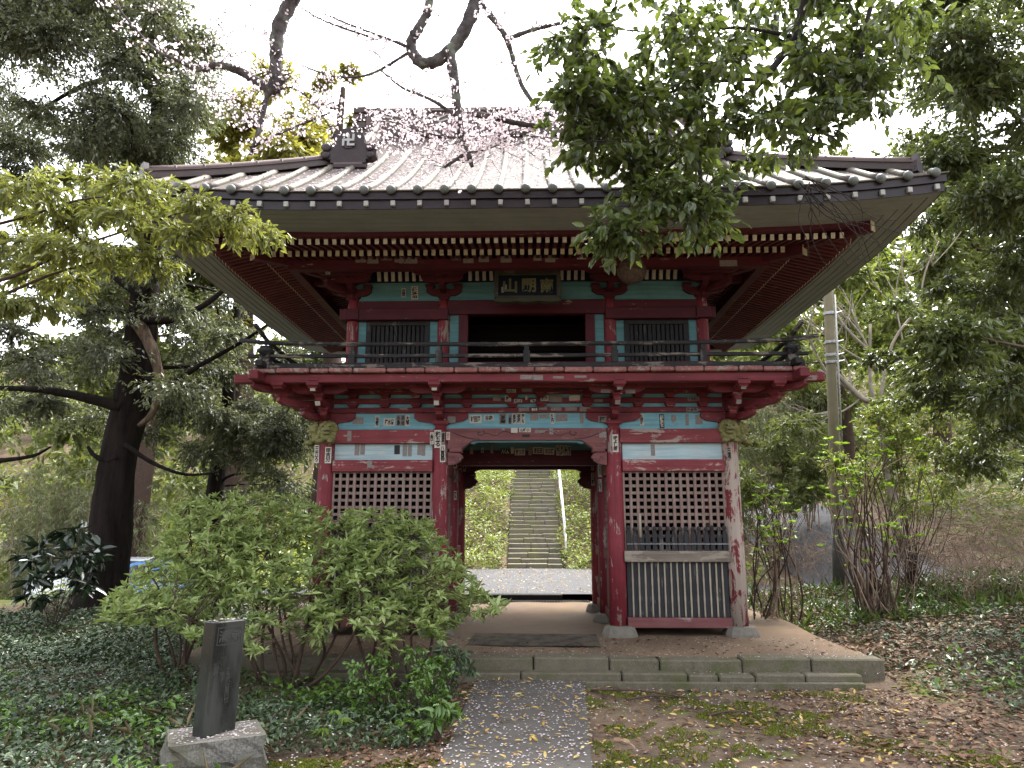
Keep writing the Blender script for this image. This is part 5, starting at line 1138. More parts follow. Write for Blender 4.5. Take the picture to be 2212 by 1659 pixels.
C = cl; root = empty('glossy_evergreen', tp[0], 'glossy evergreen boughs hanging over the upper right roof', 'tree')
trunk_mesh(tp, [.16, .14, .12, .09, .05], 14).build('trunk', 'bark_brown', root, True)
P, D, S, (ta, tb) = sprays(C, [random.uniform(.24, .44) for _ in C], 14, 7, .092, .6, .5); leaves('crown', P, D, S, 'leaf_near', root, ratio=.52, big=True); twig_mesh('twigs', ta, tb, .0035, 'twig_dark', root, .7)
for pts, r in (([(1800, -120), (1745, -20), (1715, 80), (1650, 170), (1570, 250), (1525, 300), (1510, 350), (1515, 420), (1480, 470)], .045), ([(1570, 250), (1480, 330), (1400, 400), (1340, 470), (1320, 530)], .02), ([(1650, 170), (1520, 180), (1380, 220), (1260, 250)], .022), ([(1715, 80), (1600, 60), (1440, 70), (1300, 60)], .022), ([(1900, -60), (1870, 60), (1850, 150), (1780, 260), (1730, 330)], .028), ([(1515, 420), (1560, 440), (1600, 400), (1650, 420)], .012)):
    limb('limb', px(pts, 5.6), r, r*.3, 'twig_dark', root, 7, 5, .08)
# bare twigs of it against the soffit
for k in range(14):
    a = at(1740+random.uniform(-15, 15), 380+random.uniform(0, 60), Y=5.6); c = at(1790+random.uniform(-60, 170), 560+random.uniform(-110, 70), Y=5.8); limb('twig', curve_pts(a, c, .04, .14, 6), .006, .0025, 'twig_dark', root, 4, 2)
# ---- tall trees filling the right edge
tp = [(8.1, 9.5, H(8.1, 9.5)-.1), (8.2, 9.6, 2.5), (8.0, 9.7, 5), (7.9, 9.8, 8), (7.8, 9.8, 10.5)]
cl = region(84, [(1960, -60), (2300, -60), (2300, 900), (2000, 860), (1970, 620), (2010, 420), (1880, 250)], (7.6, 10.6))
tree('broadleaf_tree', 'tall leafy evergreen filling the right edge of the view', tp, [.22, .2, .17, .12, .06], cl, (.45, .75), .10, 'leaf_right', 38, 18, 'bark_brown', nl=22, flat=.5, droop=.45, lr=.045, ratio=.4)
tp = [(8.9, 12.2, H(8.9, 12.2)-.1), (8.7, 12.2, 1.6), (8.8, 12.3, 3), (8.6, 12.3, 4.4)]
cl = region(36, [(1890, 620), (2300, 560), (2300, 1060), (2150, 1010), (2010, 980), (1900, 820)], (10.4, 13.5))
tree('broadleaf_tree', 'shadowy low-branched evergreen above the bare thicket', tp, [.14, .12, .1, .06], cl, (.5, .85), .10, 'leaf_right', 40, 18, 'bark_brown', nl=16, flat=.4, droop=.4, lr=.035)
# ---- bare pale-branched tree behind the pole
tb0 = at(1905, 960, Y=17); root = empty('bare_tree', (tb0.x, 17, H(tb0.x, 17)), 'leafless tree with pale twisting branches behind the utility pole', 'tree')
tr = [(tb0.x+.2, 17, H(tb0.x, 17)-.1)] + px([(1900, 900), (1860, 860), (1800, 800)], 17); trunk_mesh(tr, [.11, .09, .07, .05], 12).build('trunk', 'bark_pale', root, True)
r3 = random.Random(5)
def ramify(a, d, L, r, depth):
    e = a+d*L; limb('branch', [a, a.lerp(e, .5)+Vector((r3.uniform(-1, 1), r3.uniform(-.5, .5), r3.uniform(-1, 1)))*L*.12, e], r, r*.55, 'bark_pale', root, 6, 4, .06)
    if depth == 0: return
    for _ in range(3 if depth > 1 else 2):
        nd = (d+Vector((r3.uniform(-1, 1), r3.uniform(-.6, .6), r3.uniform(-.55, .9)))*.75).normalized(); ramify(a.lerp(e, r3.uniform(.45, 1)), nd, L*r3.uniform(.55, .85), r*.55, depth-1)
for p0, p1, r in (((1895, 900), (1770, 800), .055), ((1900, 900), (1880, 700), .055), ((1860, 860), (1770, 900), .03), ((1900, 870), (1990, 660), .045), ((1880, 760), (1790, 640), .04)):
    a, c = at(*p0, Y=17), at(*p1, Y=17); ramify(a, (c-a).normalized(), (c-a).length, r, 3)

# ---- cherry: thick mossy limbs hanging from above, blossom along the twigs
cr = empty('cherry_tree', (-4.4, -1.6, H(-4.4, -1.6)), 'cherry tree in pale pink blossom with dark crooked limbs above the roof', 'tree')
tp = [(-4.4, -1.6, -.1), (-4.4, -1.4, 1.8), (-4.0, -.6, 4.2), (-3.0, 1.4, 7.0), (-2.0, 3.6, 8.6)]; trunk_mesh(tp, [.3, .25, .22, .2, .17], 16).build('trunk', 'bark_cherry', cr, True)
YC = 6.4
CH = [([(690, -140), (640, -20), (602, 60), (596, 130), (592, 200)], .085, .06), ([(592, 200), (560, 180), (520, 155), (470, 140), (430, 150), (395, 135)], .055, .025), ([(592, 195), (605, 180), (625, 162)], .04, .02), ([(578, 200), (565, 260), (550, 310), (540, 335)], .028, .016),
      ([(540, 320), (600, 290), (660, 265), (710, 245)], .016, .008), ([(592, 200), (630, 190), (680, 225), (720, 290)], .012, .004), ([(395, 135), (340, 110), (290, 60), (250, 10)], .02, .008),
      ([(1045, -140), (1030, -10), (1000, 70), (960, 120), (920, 138), (895, 120), (888, 90), (905, 60), (925, 20), (930, -40)], .075, .04), ([(972, 110), (982, 180), (990, 240), (998, 300), (1012, 335), (1020, 360)], .055, .018), ([(1010, 245), (1060, 252), (1110, 265), (1160, 272), (1190, 270)], .034, .02), ([(1000, 335), (970, 355), (960, 362)], .018, .012),
      ([(1035, 5), (1080, 60), (1100, 100), (1125, 180), (1160, 230), (1190, 250)], .035, .015), ([(1095, 85), (1150, 65), (1210, 50)], .026, .018), ([(985, 250), (930, 215), (870, 190), (820, 150)], .02, .008), ([(888, 110), (800, 160), (720, 165), (650, 140)], .016, .005), ([(800, 80), (740, 60), (690, 40), (640, 10)], .012, .005), ([(890, 105), (840, 85), (760, 55), (700, 30)], .018, .006), ([(1000, 300), (930, 290), (870, 270), (800, 250)], .012, .004), ([(1010, 330), (1060, 320), (1110, 290), (1170, 300)], .01, .004), ([(-1, 0), (0, 0)], 0, 0)]
tw_a, tw_b = [], []; bl = []
for pts, r0, r1 in CH[:-1]:
    q = smooth_path(px(pts, YC), 6); m_ = len(q); b = B().tube(q, [(r0+(r1-r0)*i/(m_-1))*(1+.10*math.sin(i*2.3)+random.uniform(-.06, .06)) for i in range(m_)], 9); b.build('limb', 'bark_cherry', cr, True)
    if r0 < .06:
        for v in q[2:]:
            for _ in range(1):
                d = Vector((random.uniform(-1, 1), random.uniform(-.8, .8), random.uniform(-.5, .8)))*random.uniform(.15, .55); tw_a.append(v); tw_b.append(v+d)
                for t in np.linspace(.3, 1, 5): bl.append(v+d*t)
# connect the hanging limbs to the trunk above the view
limb('limb', [tp[4], (-2.2, 5.0, 8.4)]+px([(690, -140)], YC), .15, .085, 'bark_cherry', cr, 10); limb('limb', [tp[4], (-1.2, 5.2, 8.9)]+px([(1045, -140)], YC), .14, .075, 'bark_cherry', cr, 10)
# further blossom twigs through the sky and over the roof
for poly, n in (([(420, 0), (640, 0), (640, 110), (470, 130), (420, 60)], 32), ([(640, 0), (900, 0), (900, 130), (700, 130)], 24), ([(620, 160), (760, 170), (780, 260), (600, 300)], 18), ([(790, 240), (1190, 235), (1190, 330), (900, 345), (800, 290)], 105), ([(880, 0), (1200, 0), (1200, 60), (900, 60)], 26), ([(850, 120), (1160, 120), (1180, 220), (880, 220)], 22), ([(500, 150), (590, 220), (560, 300), (430, 200)], 14)):
    for c in region(n, poly, (5.6, 8.0) if poly[0][1] < 230 else (6.2, 7.1)):
        v = Vector(c)
        for _ in range(2):
            d = Vector((random.uniform(-1, 1), random.uniform(-.6, .6), random.uniform(-.7, .7)))*random.uniform(.15, .4); tw_a.append(v-d*.4); tw_b.append(v+d)
            for t in np.linspace(0, 1, 5): bl.append(v+d*t)
twig_mesh('twigs', np.array(tw_a), np.array(tw_b), .0045, 'bark_cherry', cr)
bl = np.array([tuple(v) for v in bl]); bl = np.repeat(bl, 2, 0)+rng.normal(0, .024, (len(bl)*2, 3)); n = len(bl); ax = rvec(n); u = nrm(np.cross(ax, rvec(n))); w = np.cross(ax, u); r = rng.uniform(.013, .02, (n, 1))
V = [bl-ax*r*.25]+[bl+(u*math.cos(a)+w*math.sin(a))*r*(1.0 if k % 2 == 0 else .62)+ax*r*.2 for k, a in enumerate(np.linspace(0, 2*PI, 10, endpoint=False))]
V = np.stack(V, 1).reshape(-1, 3); b_ = np.arange(n)[:, None]*11; F = np.concatenate([b_+np.array([[0, 1+k, 1+(k+1) % 10]]) for k in range(10)], 1).reshape(-1, 3); np_mesh('blossom', V, F, 'blossom', cr, False)
k = rng.random(n) < .03; leaves('young_leaves', bl[k], rvec(int(k.sum())), .035, 'bronze_leaf', cr)

# ---- shrubs
def azalea(base, poly, n, label, leaf=.098, mat='leaf_azalea', stems=10, group='azalea bushes before the gate', name='azalea_bush'):
    """a mound of leaf whorls on twig tips, lower towards the viewer, over crooked stems"""
    root = empty(name, base, label, 'bush', group); P, D, S = [], [], []
    pts = region(n, poly, (1, 1)); tips = []
    for p in pts:
        d = Vector(p)-CAM_LOC; v = d/d.y; py = 829.5-1534*math.tan(math.atan(v.z)-PITCH); Y = float(np.interp(py, [1050, 1410], [8.35, 6.95]))+random.gauss(0, .32); q = CAM_LOC+v*Y; tips.append((q.x, min(Y, 8.8), max(q.z, H(q.x, Y)+.08)))
    tips = np.array(tips); k = len(tips); L = 7
    ax = nrm(np.array([0, -.2, 1.0])+rng.normal(0, .5, (k, 3))); u = nrm(np.cross(ax, rvec(k))); w = np.cross(ax, u)
    for j in range(L+3):
        a = 2*PI*j/L+rng.uniform(-.3, .3, (k, 1)); inner = j >= L; el = rng.uniform(.1, .6, (k, 1)) if not inner else rng.uniform(1.2, 2.4, (k, 1))
        D.append(nrm(u*np.cos(a)+w*np.sin(a)+ax*el)); P.append(tips-ax*.012*(0 if inner else 1)); S.append(leaf*rng.uniform(.65, 1.2, k)*(.66 if inner else 1))
    P, D, S = np.concatenate(P), np.concatenate(D), np.concatenate(S); leaves('foliage', P, D, S, mat, root, ratio=.36, fold=.3, droop=.16, big=True, jitter=.35)
    bx_ = Vector(base); fork = []
    for i in range(stems):
        e = Vector(tips[random.randrange(k)]); s0 = bx_+Vector((random.uniform(-.35, .35), random.uniform(-.15, .15), -.03))
        q = curve_pts(s0, e, .03, .16, 8); limb('stem', q, random.uniform(.016, .03), .006, 'bark_brown', root, 6, 3, .1); fork += q[2:]
    fa = np.array([tuple(v) for v in fork]); sel = tips[rng.random(k) < .6]; near = fa[np.argmin(((sel[:, None]-fa[None])**2).sum(-1), 1)]; twig_mesh('twigs', near, sel, .0045, 'bark_brown', root)
    return root
g = lambda x, Y: (at(x, 1400, Y=Y).x, Y, H(at(x, 1400, Y=Y).x, Y))
azalea(g(430, 7.6), [(205, 1335), (250, 1275), (330, 1210), (360, 1120), (400, 1075), (520, 1065), (560, 1150), (540, 1260), (480, 1330), (430, 1390), (330, 1350), (240, 1350)], 470, 'spreading azalea bush nearest the big dark trunk')
azalea(g(620, 7.5), [(500, 1090), (560, 1060), (650, 1080), (720, 1110), (780, 1100), (800, 1200), (790, 1290), (740, 1330), (690, 1400), (600, 1350), (560, 1425), (480, 1340), (500, 1250)], 520, 'tall azalea bush behind the black granite monument')
azalea(g(850, 7.4), [(740, 1100), (850, 1100), (930, 1130), (980, 1190), (1020, 1250), (1100, 1305), (1060, 1345), (1000, 1330), (960, 1390), (880, 1350), (830, 1420), (760, 1340), (760, 1250)], 540, 'azalea bush crowding the left side of the gate passage')
# bright small-leaved shrub and dark seedling at the path edge
b0 = at(850, 1600, Z=.02); cl = region(30, [(860, 1400), (950, 1390), (985, 1420), (960, 1500), (900, 1560), (780, 1540), (720, 1480), (760, 1440)], (5.9, 6.5))
def small_shrub(base, cl, n, leaf, mat, label, name='leafy_shrub', tw=9, lf=9, rad_=(.08, .16), stem='bark_brown', ratio=.5):
    root = empty(name, base, label, 'shrub'); R = [random.uniform(*rad_) for _ in cl]; P, D, S, (ta, tb) = sprays(cl, R, tw, lf, leaf, .6, .25); leaves('foliage', P, D, S, mat, root, ratio=ratio, big=True)
    for c in cl: limb('stem', curve_pts(Vector(base)+Vector((random.uniform(-.05, .05), 0, -.02)), c, .04, .08, 5), .008, .003, stem, root, 5, 2)
    twig_mesh('twigs', ta, tb, .002, stem, root, .8); return root
small_shrub((at(870, 1560, Y=6.2).x, 6.2, H(-1.1, 6.2)), cl, 0, .042, 'leaf_shrub', 'small glossy bright green shrub at the left edge of the path')
b0 = at(940, 1500, Y=6.7); small_shrub((b0.x, 6.7, H(b0.x, 6.7)), region(9, [(930, 1400), (1010, 1380), (1030, 1440), (960, 1470)], (6.5, 6.9)), 0, .075, 'leaf_ground_right', 'dark long-leaved seedling hanging over the stone step', rad_=(.06, .1), tw=7, lf=5, ratio=.3)
b0 = at(945, 1560, Y=5.6); small_shrub((b0.x, 5.6, H(b0.x, 5.6)), region(6, [(900, 1520), (990, 1500), (990, 1560), (930, 1580)], (5.5, 5.8)), 0, .08, 'leaf_shrub', 'broad-leaved seedling beside the concrete path', rad_=(.06, .1), tw=6, lf=4, ratio=.42)
# lobed-leaf seedling
fp = at(700, 1575, Z=.12); root = empty('lobed_seedling', (fp.x, fp.y, H(fp.x, fp.y)), 'young plant with pale lobed palm-like leaves near the monument', 'seedling')
for (ox, oy, oz, sc, az) in ((0, 0, .13, .12, 3.6), (.10, .12, .17, .10, .6), (.02, .2, .2, .08, 1.6)):
    c = Vector((fp.x+ox, fp.y+oy, H(fp.x, fp.y)+oz)); v = [tuple(c)]; f = []
    for k in range(7):
        a = az+(-1.9+3.8*k/6); L_ = sc*(1-.09*abs(k-3)); i0 = len(v)
        for t, wd in ((.45, .22), (1, 0)):
            for s in (-1, 1): v.append((c.x+L_*t*math.cos(a+s*wd), c.y+L_*t*math.sin(a+s*wd), c.z-.03*t*t+.01*s))
        f += [(0, i0, i0+2, i0+1)]
    mk('leaf', v, f, 'leaf_bright', root); limb('stem', [(fp.x, fp.y, H(fp.x, fp.y)), tuple(c)], .004, .003, 'leaf_shrub', root, 5, 2)
# dark broad-leaved shrub at the foot of the big trunk
b0 = at(120, 1330, Y=11); root = small_shrub((b0.x, 11, H(b0.x, 11)), region(16, [(60, 1160), (180, 1140), (220, 1200), (200, 1300), (80, 1310)], (10.6, 11.4)), 0, .20, 'leaf_aucuba', 'dark broad-leaved shrub in front of the big trunk', rad_=(.18, .3), tw=7, lf=4, ratio=.45)
# hydrangea stems with tufts of fresh leaves
def hydrangea(base, tips, label, bare=10):
    root = empty('hydrangea_shrub', base, label, 'shrub'); P, D, S = [], [], []; bx_ = Vector(base)
    for t in tips:
        t = Vector(t); q = curve_pts(bx_+Vector((random.uniform(-.35, .35), random.uniform(-.3, .3), -.05)), t, .05, .13, 7); limb('stem', q, random.uniform(.010, .018), .005, random.choice(['bark_brown', 'twig_tan', 'bark_brown']), root, 6, 3, .05)
        for _ in range(random.choice([1, 1, 2])):
            i = random.randint(3, 5); e = q[i]+Vector((random.uniform(-.3, .3), random.uniform(-.2, .2), random.uniform(.15, .45))); limb('twig', curve_pts(q[i], e, 0, .1, 4), .006, .003, 'twig_tan', root, 5, 2)
            for k in range(7): a = random.uniform(0, 6.28); P.append(tuple(e)); D.append((math.cos(a), math.sin(a), random.uniform(.1, .9))); S.append(random.uniform(.05, .09))
        for k in range(9): a = random.uniform(0, 6.28); P.append(tuple(t)); D.append((math.cos(a), math.sin(a), random.uniform(.1, .9))); S.append(random.uniform(.06, .11))
    for _ in range(bare):
        e = bx_+Vector((random.uniform(-.6, .6), random.uniform(-.4, .4), random.uniform(.6, 1.6))); limb('stem', curve_pts(bx_+Vector((random.uniform(-.2, .2), 0, -.05)), e, .03, .12, 6), .009, .003, 'twig_tan', root, 5, 2)
    leaves('foliage', np.array(P), np.array(D), np.array(S), 'leaf_bright', root, ratio=.55, big=True); return root
b0 = at(1665, 1300, Y=11.2); hydrangea((b0.x, 11.2, H(b0.x, 11.2)), region(22, [(1620, 1040), (1690, 1050), (1720, 1120), (1700, 1180), (1630, 1160)], (10.8, 11.6)), 'bare-stemmed hydrangea with sparse fresh leaves close to the gate corner')
b0 = at(1900, 1310, Y=10.6); hydrangea((b0.x, 10.6, H(b0.x, 10.6)), region(44, [(1740, 950), (1800, 900), (1900, 930), (1990, 920), (2000, 1000), (1960, 1180), (1850, 1200), (1800, 1120)], (10, 11.2)), 'tall hydrangea bush with bright green leaf tufts before the utility pole', 20)
# bright leafy growth behind the hydrangea
b0 = at(1960, 1150, Y=13); small_shrub((b0.x, 13, H(b0.x, 13)), region(46, [(1830, 900), (1900, 850), (2080, 880), (2120, 1050), (1980, 1110), (1860, 1090), (1790, 1010)], (12.2, 13.8)), 0, .085, 'leaf_bank', 'sunlit yellow-green shrub glowing behind the tall hydrangea', rad_=(.25, .45), tw=16, lf=9, ratio=.42)
b0 = at(1700, 1100, Y=16); small_shrub((b0.x, 17.5, H(b0.x, 17.5)), region(40, [(1610, 900), (1770, 900), (1790, 1060), (1700, 1090), (1610, 1080)], (16.5, 18.5)), 0, .13, 'leaf_wood', 'dense green shrub between the gate corner and the pole', rad_=(.4, .65), tw=18, lf=10, ratio=.42)
# thickets of bare tangled stems
def thicket(base_pts, n, L, mat, label, r=.006, lean=.8, group=None):
    c = base_pts[0]; root = empty('bare_thicket', c, label, 'thicket', group); A, Bp = [], []
    for _ in range(n):
        p = Vector(random.choice(base_pts))+Vector((random.uniform(-.9, .9), random.uniform(-.9, .9), 0)); p.z = H(p.x, p.y); d = Vector((random.uniform(-lean, lean), random.uniform(-lean, lean), random.uniform(.5, 1.2)))*L*random.uniform(.4, 1); q = curve_pts(p, p+d, random.uniform(0, .35), .12, 6)
        for a, e in zip(q[:-1], q[1:]): A.append(tuple(a)); Bp.append(tuple(e))
        for _ in range(3): i = random.randint(2, 5); e = q[i]+Vector((random.uniform(-1, 1), random.uniform(-1, 1), random.uniform(-.3, .6)))*L*.25; A.append(tuple(q[i])); Bp.append(tuple(e))
    twig_mesh('stems', np.array(A), np.array(Bp), r, mat, root); return root
thicket([tuple(at(x, 1250, Y=Y)) for x, Y in ((2010, 12.5), (2080, 12), (2150, 11.5), (2220, 11.5), (2120, 13), (2200, 13.5))], 200, 1.5, 'twig_tan', 'tangle of dry brown stems under the right-hand trees')
thicket([tuple(at(x, 1200, Y=Y)) for x, Y in ((1700, 16), (1760, 15), (1850, 15), (1640, 17))], 170, 1.3, 'twig_tan', 'wispy dry stems in front of the climbing road', .005)
thicket([tuple(at(x, 1150, Y=Y)) for x, Y in ((90, 24), (160, 23), (230, 24))], 260, 3.0, 'bark_pale', 'pale leafless bramble beyond the big dark trunk', .012)
# bamboo clumps
def bamboo_clump(C, h, n, label, leaf=.16):
    root = empty('bamboo_clump', (C[0][0], C[0][1], H(C[0][0], C[0][1])), label, 'bamboo', 'bamboo around the gate'); A, Bp = [], []; cl = []
    for i in range(n):
        c = random.choice(C); x, y = c[0]+random.uniform(-1.2, 1.2), c[1]+random.uniform(-1, 1); z = H(x, y); hh = h*random.uniform(.6, 1.05); top = (x+random.uniform(-.6, .6), y, z+hh); A.append((x, y, z-.1)); Bp.append(top)
        for t in np.linspace(.3, 1.0, 6): cl.append((x+(top[0]-x)*t, y, z+hh*t))
    P, D, S, _ = sprays(cl, [random.uniform(.35, .7) for _ in cl], 9, 10, leaf, .5, .9); leaves('foliage', P, D, S, 'leaf_bamboo', root, ratio=.16); twig_mesh('culms', np.array(A), np.array(Bp), .022, 'twig_tan', root)
bamboo_clump([(-14.5, 22), (-12.8, 23.5), (-16, 24)], 4.2, 46, 'feathery pale bamboo clump at the left edge beyond the cars')
bamboo_clump([(6.2, 19.5), (7.4, 20.5), (5.4, 21.5)], 4.6, 40, 'grey-green bamboo thicket between the gate and the pole')

# ---- ground cover, litter, petals, moss (masses nobody could count)
def scatter(n, x0, x1, y0, y1, keep=None):
    x = rng.uniform(x0, x1, n); y = y0+(y1-y0)*rng.uniform(0, 1, n)**1.15; m_ = np.ones(n, bool) if keep is None else keep(x, y); x, y = x[m_], y[m_]; return x, y, terrain(x, y)
def pathmask(x, y, pad=0): return (x > -.62-pad+.02*(y-4)) & (x < .39+pad+.055*(y-4)) & (y < 7.7)
def noise2(x, y, s=1.0, o=0): return np.sin(x*1.9*s+o)*np.sin(y*2.3*s+1.3*o)+.6*np.sin(x*4.1*s+y*3.2*s+o)+.4*np.sin(x*7.7*s-y*6.1*s)
def left_keep(x, y):
    m_ = ~pathmask(x, y, .12) & ~((x > -3.8) & (y > 7.55) & (y < 13)); moss = (x > -2.0+.25*(y-4)) & (y < 5.35+.18*noise2(x, y)) ; bare = (x > -2.9) & (y > 6.9+.2*noise2(x, y)) & (y < 7.6)
    mon_ = ((x-mc.x)**2+(y-mc.y)**2 < .13)
    return m_ & ~moss & ~mon_ & (rng.random(len(x)) < np.where(bare, .25, 1))
def cover(name, x, y, z, hmax, size, mat, label, tilt=.55, ratio=.5):
    n = len(x); P = np.stack([x, y, z+rng.uniform(.02, 1, n)*hmax*(.65+.35*noise2(x, y, .8))], 1); a = rng.uniform(0, 2*PI, n); D = np.stack([np.cos(a), np.sin(a), rng.normal(.15, tilt, n)], 1); o = leaves(name, P, D, size*rng.uniform(.6, 1.3, n), mat, None, ratio=ratio, jitter=.35); tag(o, label, kind='stuff'); return P
x, y, z = scatter(62000, -6.5, -.55, 3.0, 9.5, left_keep); PL = cover('ground_cover', x, y, z, .20, .052, 'leaf_ground', 'dark glossy ground cover left of the path')
x, y, z = scatter(22000, -9, -3.9, 8.5, 14.5, lambda x, y: (x < -3.9)); cover('ground_cover', x, y, z, .25, .07, 'leaf_ground', 'shaded ground cover under the big tree')
def right_keep(x, y): return (x > 3.75+.3*noise2(x, y)-.25*(y-7.6)*(y < 7.6)) & (rng.random(len(x)) < .35+.65*sst(3.6, 5.2, x-.3*(y-7)*(y < 7)))
x, y, z = scatter(52000, 2.6, 9.5, 4.2, 14.0, right_keep); PR = cover('ground_cover', x, y, z, .17, .058, 'leaf_ground_right', 'blue-green ground cover spreading right of the steps')
x, y, z = scatter(16000, -6.5, -.7, 3.0, 7.5, lambda x, y: left_keep(x, y) & (noise2(x, y, .9, 1.7) > .45)); cover('ground_cover', x, y, z+.05, .20, .082, 'leaf_shrub', 'broader lighter leaves in patches among the dark ground cover', .5, .42)
x, y, z = scatter(5000, 3.9, 8.5, 5.5, 13.0, lambda x, y: right_keep(x, y) & (noise2(x, y, .8, .6) > .3)); cover('ground_cover', x, y, z+.04, .22, .09, 'leaf_shrub', 'broader green leaves in patches on the right slope', .5, .42)
# grass tufts and lawn
def grass(name, x, y, z, L, mat, label, lean=.45, ratio=.07):
    n = len(x); P = np.stack([x, y, z], 1); D = np.stack([rng.normal(0, lean, n), rng.normal(0, lean, n), np.ones(n)], 1); tag(leaves(name, P, D, L*rng.uniform(.5, 1.2, n), mat, None, ratio=ratio, droop=.3), label, kind='stuff')
x, y, z = scatter(26000, -15, -7.2, 14, 20); grass('lawn_grass', x, y, z, .14, 'grass', 'sunlit bright green lawn at the far left')
x, y, z = scatter(2600, 3.8, 9, 10, 14.5); grass('wild_grass', x, y, z, .24, 'grass', 'rough grass on the slope beside the gate', .7)
x, y, z = scatter(260, -5, -1.6, 3.4, 6.2, left_keep); grass('dry_grass', x, y, z+.03, .22, 'grass_dry', 'dry grass blades among the ground cover', .6, .03)
# banks beside the stairs and undergrowth on the slopes behind
def bank(n, x0, x1, y0, y1, hmax, size, mat, label, keep=None, ratio=.5):
    x, y, z = scatter(n, x0, x1, y0, y1, keep); cover('undergrowth', x, y, z, hmax, size, mat, label, .6, ratio)
bank(36000, -3.6, 3.8, 22.6, 38, .6, .12, 'leaf_bank', 'sunny leafy banks either side of the stone stairs', lambda x, y: (np.abs(x-.2) > .9+.12*noise2(x, y)) & ((y > 23.1) | (np.abs(x-.2) > 1.0)))
bank(34000, -30, -4, 20, 44, 2.0, .26, 'leaf_bank', 'tangled undergrowth on the slope at the left', lambda x, y: y > 22.5+.2*noise2(x, y, .3))
bank(26000, 4.5, 26, 15, 40, 1.5, .2, 'leaf_wood', 'green undergrowth on the slope at the right', lambda x, y: ~((x > 5.0+(y-13.8)*.094) & (x < 10.0+(y-13.8)*.094) & (y < 30)))
bank(14000, -12, 12, 33, 52, 2.2, .28, 'leaf_wood', 'dense undergrowth on the hill above the stairs', lambda x, y: np.abs(x-.25) > 1.0)
bank(12000, -13, -4.4, 14.3, 18.6, .95, .13, 'leaf_bank', 'bright weedy undergrowth hiding the parked cars', lambda x, y: (x > -8.6) | (y > 17))
wc = np.stack([rng.uniform(-50, 50, 900), rng.uniform(31, 62, 900), np.zeros(900)], 1); wc = wc[np.abs(wc[:, 0]) > 2.5]; wc[:, 2] = terrain(wc[:, 0], wc[:, 1])+rng.uniform(.5, 7.5, len(wc))
P, D, S, _ = sprays(wc, rng.uniform(1.2, 2.4, len(wc)), 12, 7, .52, .7, .3); tag(leaves('woodland', P, D, S, 'leaf_wood', None), 'distant wood covering the hill behind the gate', kind='stuff')
# fallen leaves
def flat_leaves(name, x, y, z, size, mat, label, ratio=.45):
    n = len(x); P = np.stack([x, y, z+.004+rng.uniform(0, .018, n)], 1); a = rng.uniform(0, 2*PI, n); D = np.stack([np.cos(a), np.sin(a), rng.normal(.02, .18, n)], 1); tag(leaves(name, P, D, size*rng.uniform(.5, 1.25, n), mat, None, ratio=ratio, fold=.45, droop=-.05, big=True, jitter=.25), label, kind='stuff')
x, y, z = scatter(19000, .5, 6.5, 3.2, 9.5, lambda x, y: (~pathmask(x, y, .0)) & ~((x < 3.65) & (y > 7.42)) & (rng.random(len(x)) < np.clip(.22+.8*sst(1.5, 3.2, x-.25*noise2(x, y, 1.1)), 0, 1)*(1-.6*sst(4.2, 5.6, x)))); flat_leaves('leaf_litter', x, y, z, .07, 'litter', 'brown fallen leaves right of the path')
x, y, z = scatter(5200, -2.6, -.4, 3.2, 7.6, lambda x, y: ~pathmask(x, y, -.05) & (rng.random(len(x)) < np.exp(-((x+.85-.0*y)/.45)**2)+.3*(y < 5.4))); flat_leaves('leaf_litter', x, y, z, .065, 'litter', 'brown fallen leaves along the left edge of the path')
x, y, z = scatter(420, -.75, .7, 3.4, 7.6, pathmask); flat_leaves('yellow_leaves', x, y, z*.4+.042, .062, 'litter_yellow', 'yellow leaves fallen on the concrete path', .36)
x, y, z = scatter(520, .4, 3.4, 3.4, 7.4); flat_leaves('yellow_leaves', x, y, z+.01, .06, 'litter_yellow', 'yellow leaves fallen on the moss', .36)
x, y, z = scatter(420, -3.4, 3.6, 7.95, 9.2); flat_leaves('leaf_litter', x, y, plat_z(x, y), .055, 'litter', 'leaves blown onto the earth platform'); x, y, z = scatter(1100, -2, 2, 13.7, 22.8); flat_leaves('leaf_litter', x, y, .32-.012*(y-13.6), .055, 'litter_yellow', 'pale leaves scattered on the asphalt court')
x, y, z = scatter(7000, 3.2, 8, 8.0, 14); flat_leaves('leaf_litter', x, y, z+.06, .08, 'litter', 'dry leaves on the slope beyond the steps')
# petals
def petals(x, y, z, size, label, tilt=.12, name='fallen_petals'):
    n = len(x); P = np.stack([x, y, z], 1); a = rng.uniform(0, 2*PI, n); D = np.stack([np.cos(a), np.sin(a), rng.normal(0, tilt, n)], 1); tag(leaves(name, P, D, size*rng.uniform(.7, 1.3, n), 'petal_fallen', None, ratio=.8, fold=.1, droop=0, jitter=.15), label, kind='stuff')
x, y, z = scatter(2600, -.75, .75, 3.2, 7.6, pathmask); petals(x, y, z*.4+.045, .021, 'white cherry petals scattered on the concrete path')
x, y, z = scatter(7500, -3.2, 3.6, 3.2, 7.4, lambda x, y: ~pathmask(x, y) & (x > -2.1) & (rng.random(len(x)) < .55+.3*noise2(x, y, 1.4))); petals(x, y, z+.02+rng.uniform(0, .015, len(x)), .018, 'white cherry petals on the moss and litter')
x, y, z = scatter(1500, -3.4, 3.6, 7.62, 9.3); petals(x, y, np.where(y < 7.78, .108, np.where(y < 8.0, .236, plat_z(x, y)+.006)), .017, 'white cherry petals on the steps and platform')
k = PL[rng.random(len(PL)) < .05]; petals(k[:, 0], k[:, 1], k[:, 2]+.02, .02, 'white cherry petals caught on the left ground cover', .3); k = PR[rng.random(len(PR)) < .005]; petals(k[:, 0], k[:, 1], k[:, 2]+.02, .019, 'white cherry petals caught on the right ground cover', .3)
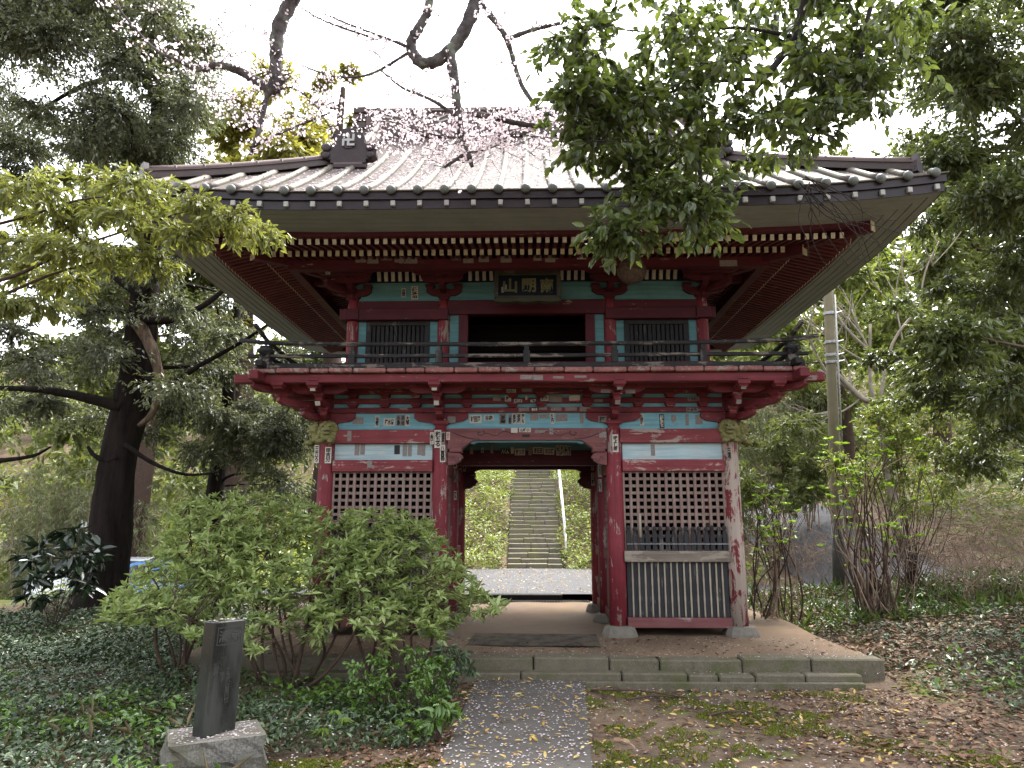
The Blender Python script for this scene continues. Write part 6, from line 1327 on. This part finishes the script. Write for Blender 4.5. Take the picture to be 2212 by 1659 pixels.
n = 15000; s = RH*rng.uniform(0.01, .97, n); x = rng.uniform(-4.4, 4.4, n); k = (np.abs(x) < RW-s-.12) & (rng.random(n) < np.clip(1.1-.22*np.abs(x+.6), .12, 1)); x, s = x[k], s[k]
z = np.array([rz(a)+lift(max(RW-abs(b_), a), a) for a, b_ in zip(s, x)])+.006; k = np.abs((x+.151) % .302-.151) < .05; z[k] += .045; P = np.stack([x, GY-RH+s if not hasattr(GY, 'shape') else 10.65-RH+s, z], 1)
a = rng.uniform(0, 2*PI, len(x)); sl = .6+.107*s; D = np.stack([np.cos(a), np.sin(a), np.sin(a)*sl], 1); tag(leaves('roof_petals', P, D, .034*rng.uniform(.7, 1.3, len(x)), 'petal_fallen', None, ratio=.75, fold=.1, droop=0, up=(0, -.6, 1), jitter=.1), 'drifts of cherry petals lying on the front roof slope', kind='stuff')
n = 260; fr = (rng.uniform(-.26, .26, n), rng.uniform(-.18, .18, n)); pp_ = [PMx @ Vector((a, b_, .246)) for a, b_ in zip(*fr)]; pp_ += [SMx @ Vector((random.uniform(-.16, .16), random.uniform(-.06, .06), .724)) for _ in range(26)]; q = np.array([tuple(v) for v in pp_]); petals(q[:, 0], q[:, 1], q[:, 2], .018, 'white cherry petals lying on the monument plinth', .08)
# moss cushions
def moss(n, keep, label, x0, x1, y0, y1):
    x, y, z = scatter(n, x0, x1, y0, y1, keep); P = np.stack([x, y, z+.001+.012*np.clip(noise2(x, y, 1.3), 0, 1)], 1); D = np.stack([rng.normal(0, .5, len(x)), rng.normal(0, .5, len(x)), np.ones(len(x))], 1); tag(leaves('moss', P, D, .019*rng.uniform(.6, 1.4, len(x)), 'moss', None, ratio=.6, droop=.1), label, kind='stuff')
moss(60000, lambda x, y: ~pathmask(x, y) & (noise2(x, y, 1.15, .4)+.5*np.exp(-((x-.62)/.15)**2)-.35*sst(2.2, 3.2, x)+.55*noise2(x, y, 3.1, 2.) > .25), 'bright green moss cushions right of the path', .38, 3.3, 3.3, 7.3)
moss(22000, lambda x, y: ~pathmask(x, y) & (noise2(x, y, 1.3, 2.) > .0), 'bright green moss patch beside the monument', -2.0, -.6, 3.3, 5.2)
# fallen sticks
for k, (x0, y0, x1, y1) in enumerate(((.6, 7.2, 1.5, 7.0), (.9, 6.9, 1.4, 7.05), (1.5, 6.4, 1.9, 6.5))):
    o = limb('fallen_stick', [(x0, y0, H(x0, y0)+.02), ((x0+x1)/2, (y0+y1)/2+.03, H(x0, y0)+.035), (x1, y1, H(x1, y1)+.02)], .012, .006, 'bark_brown', None, 6, 3); tag(o, ['long fallen stick lying just below the steps', 'short fallen stick beside the path corner', 'fallen stick lying on the mossy ground'][k], 'stick')
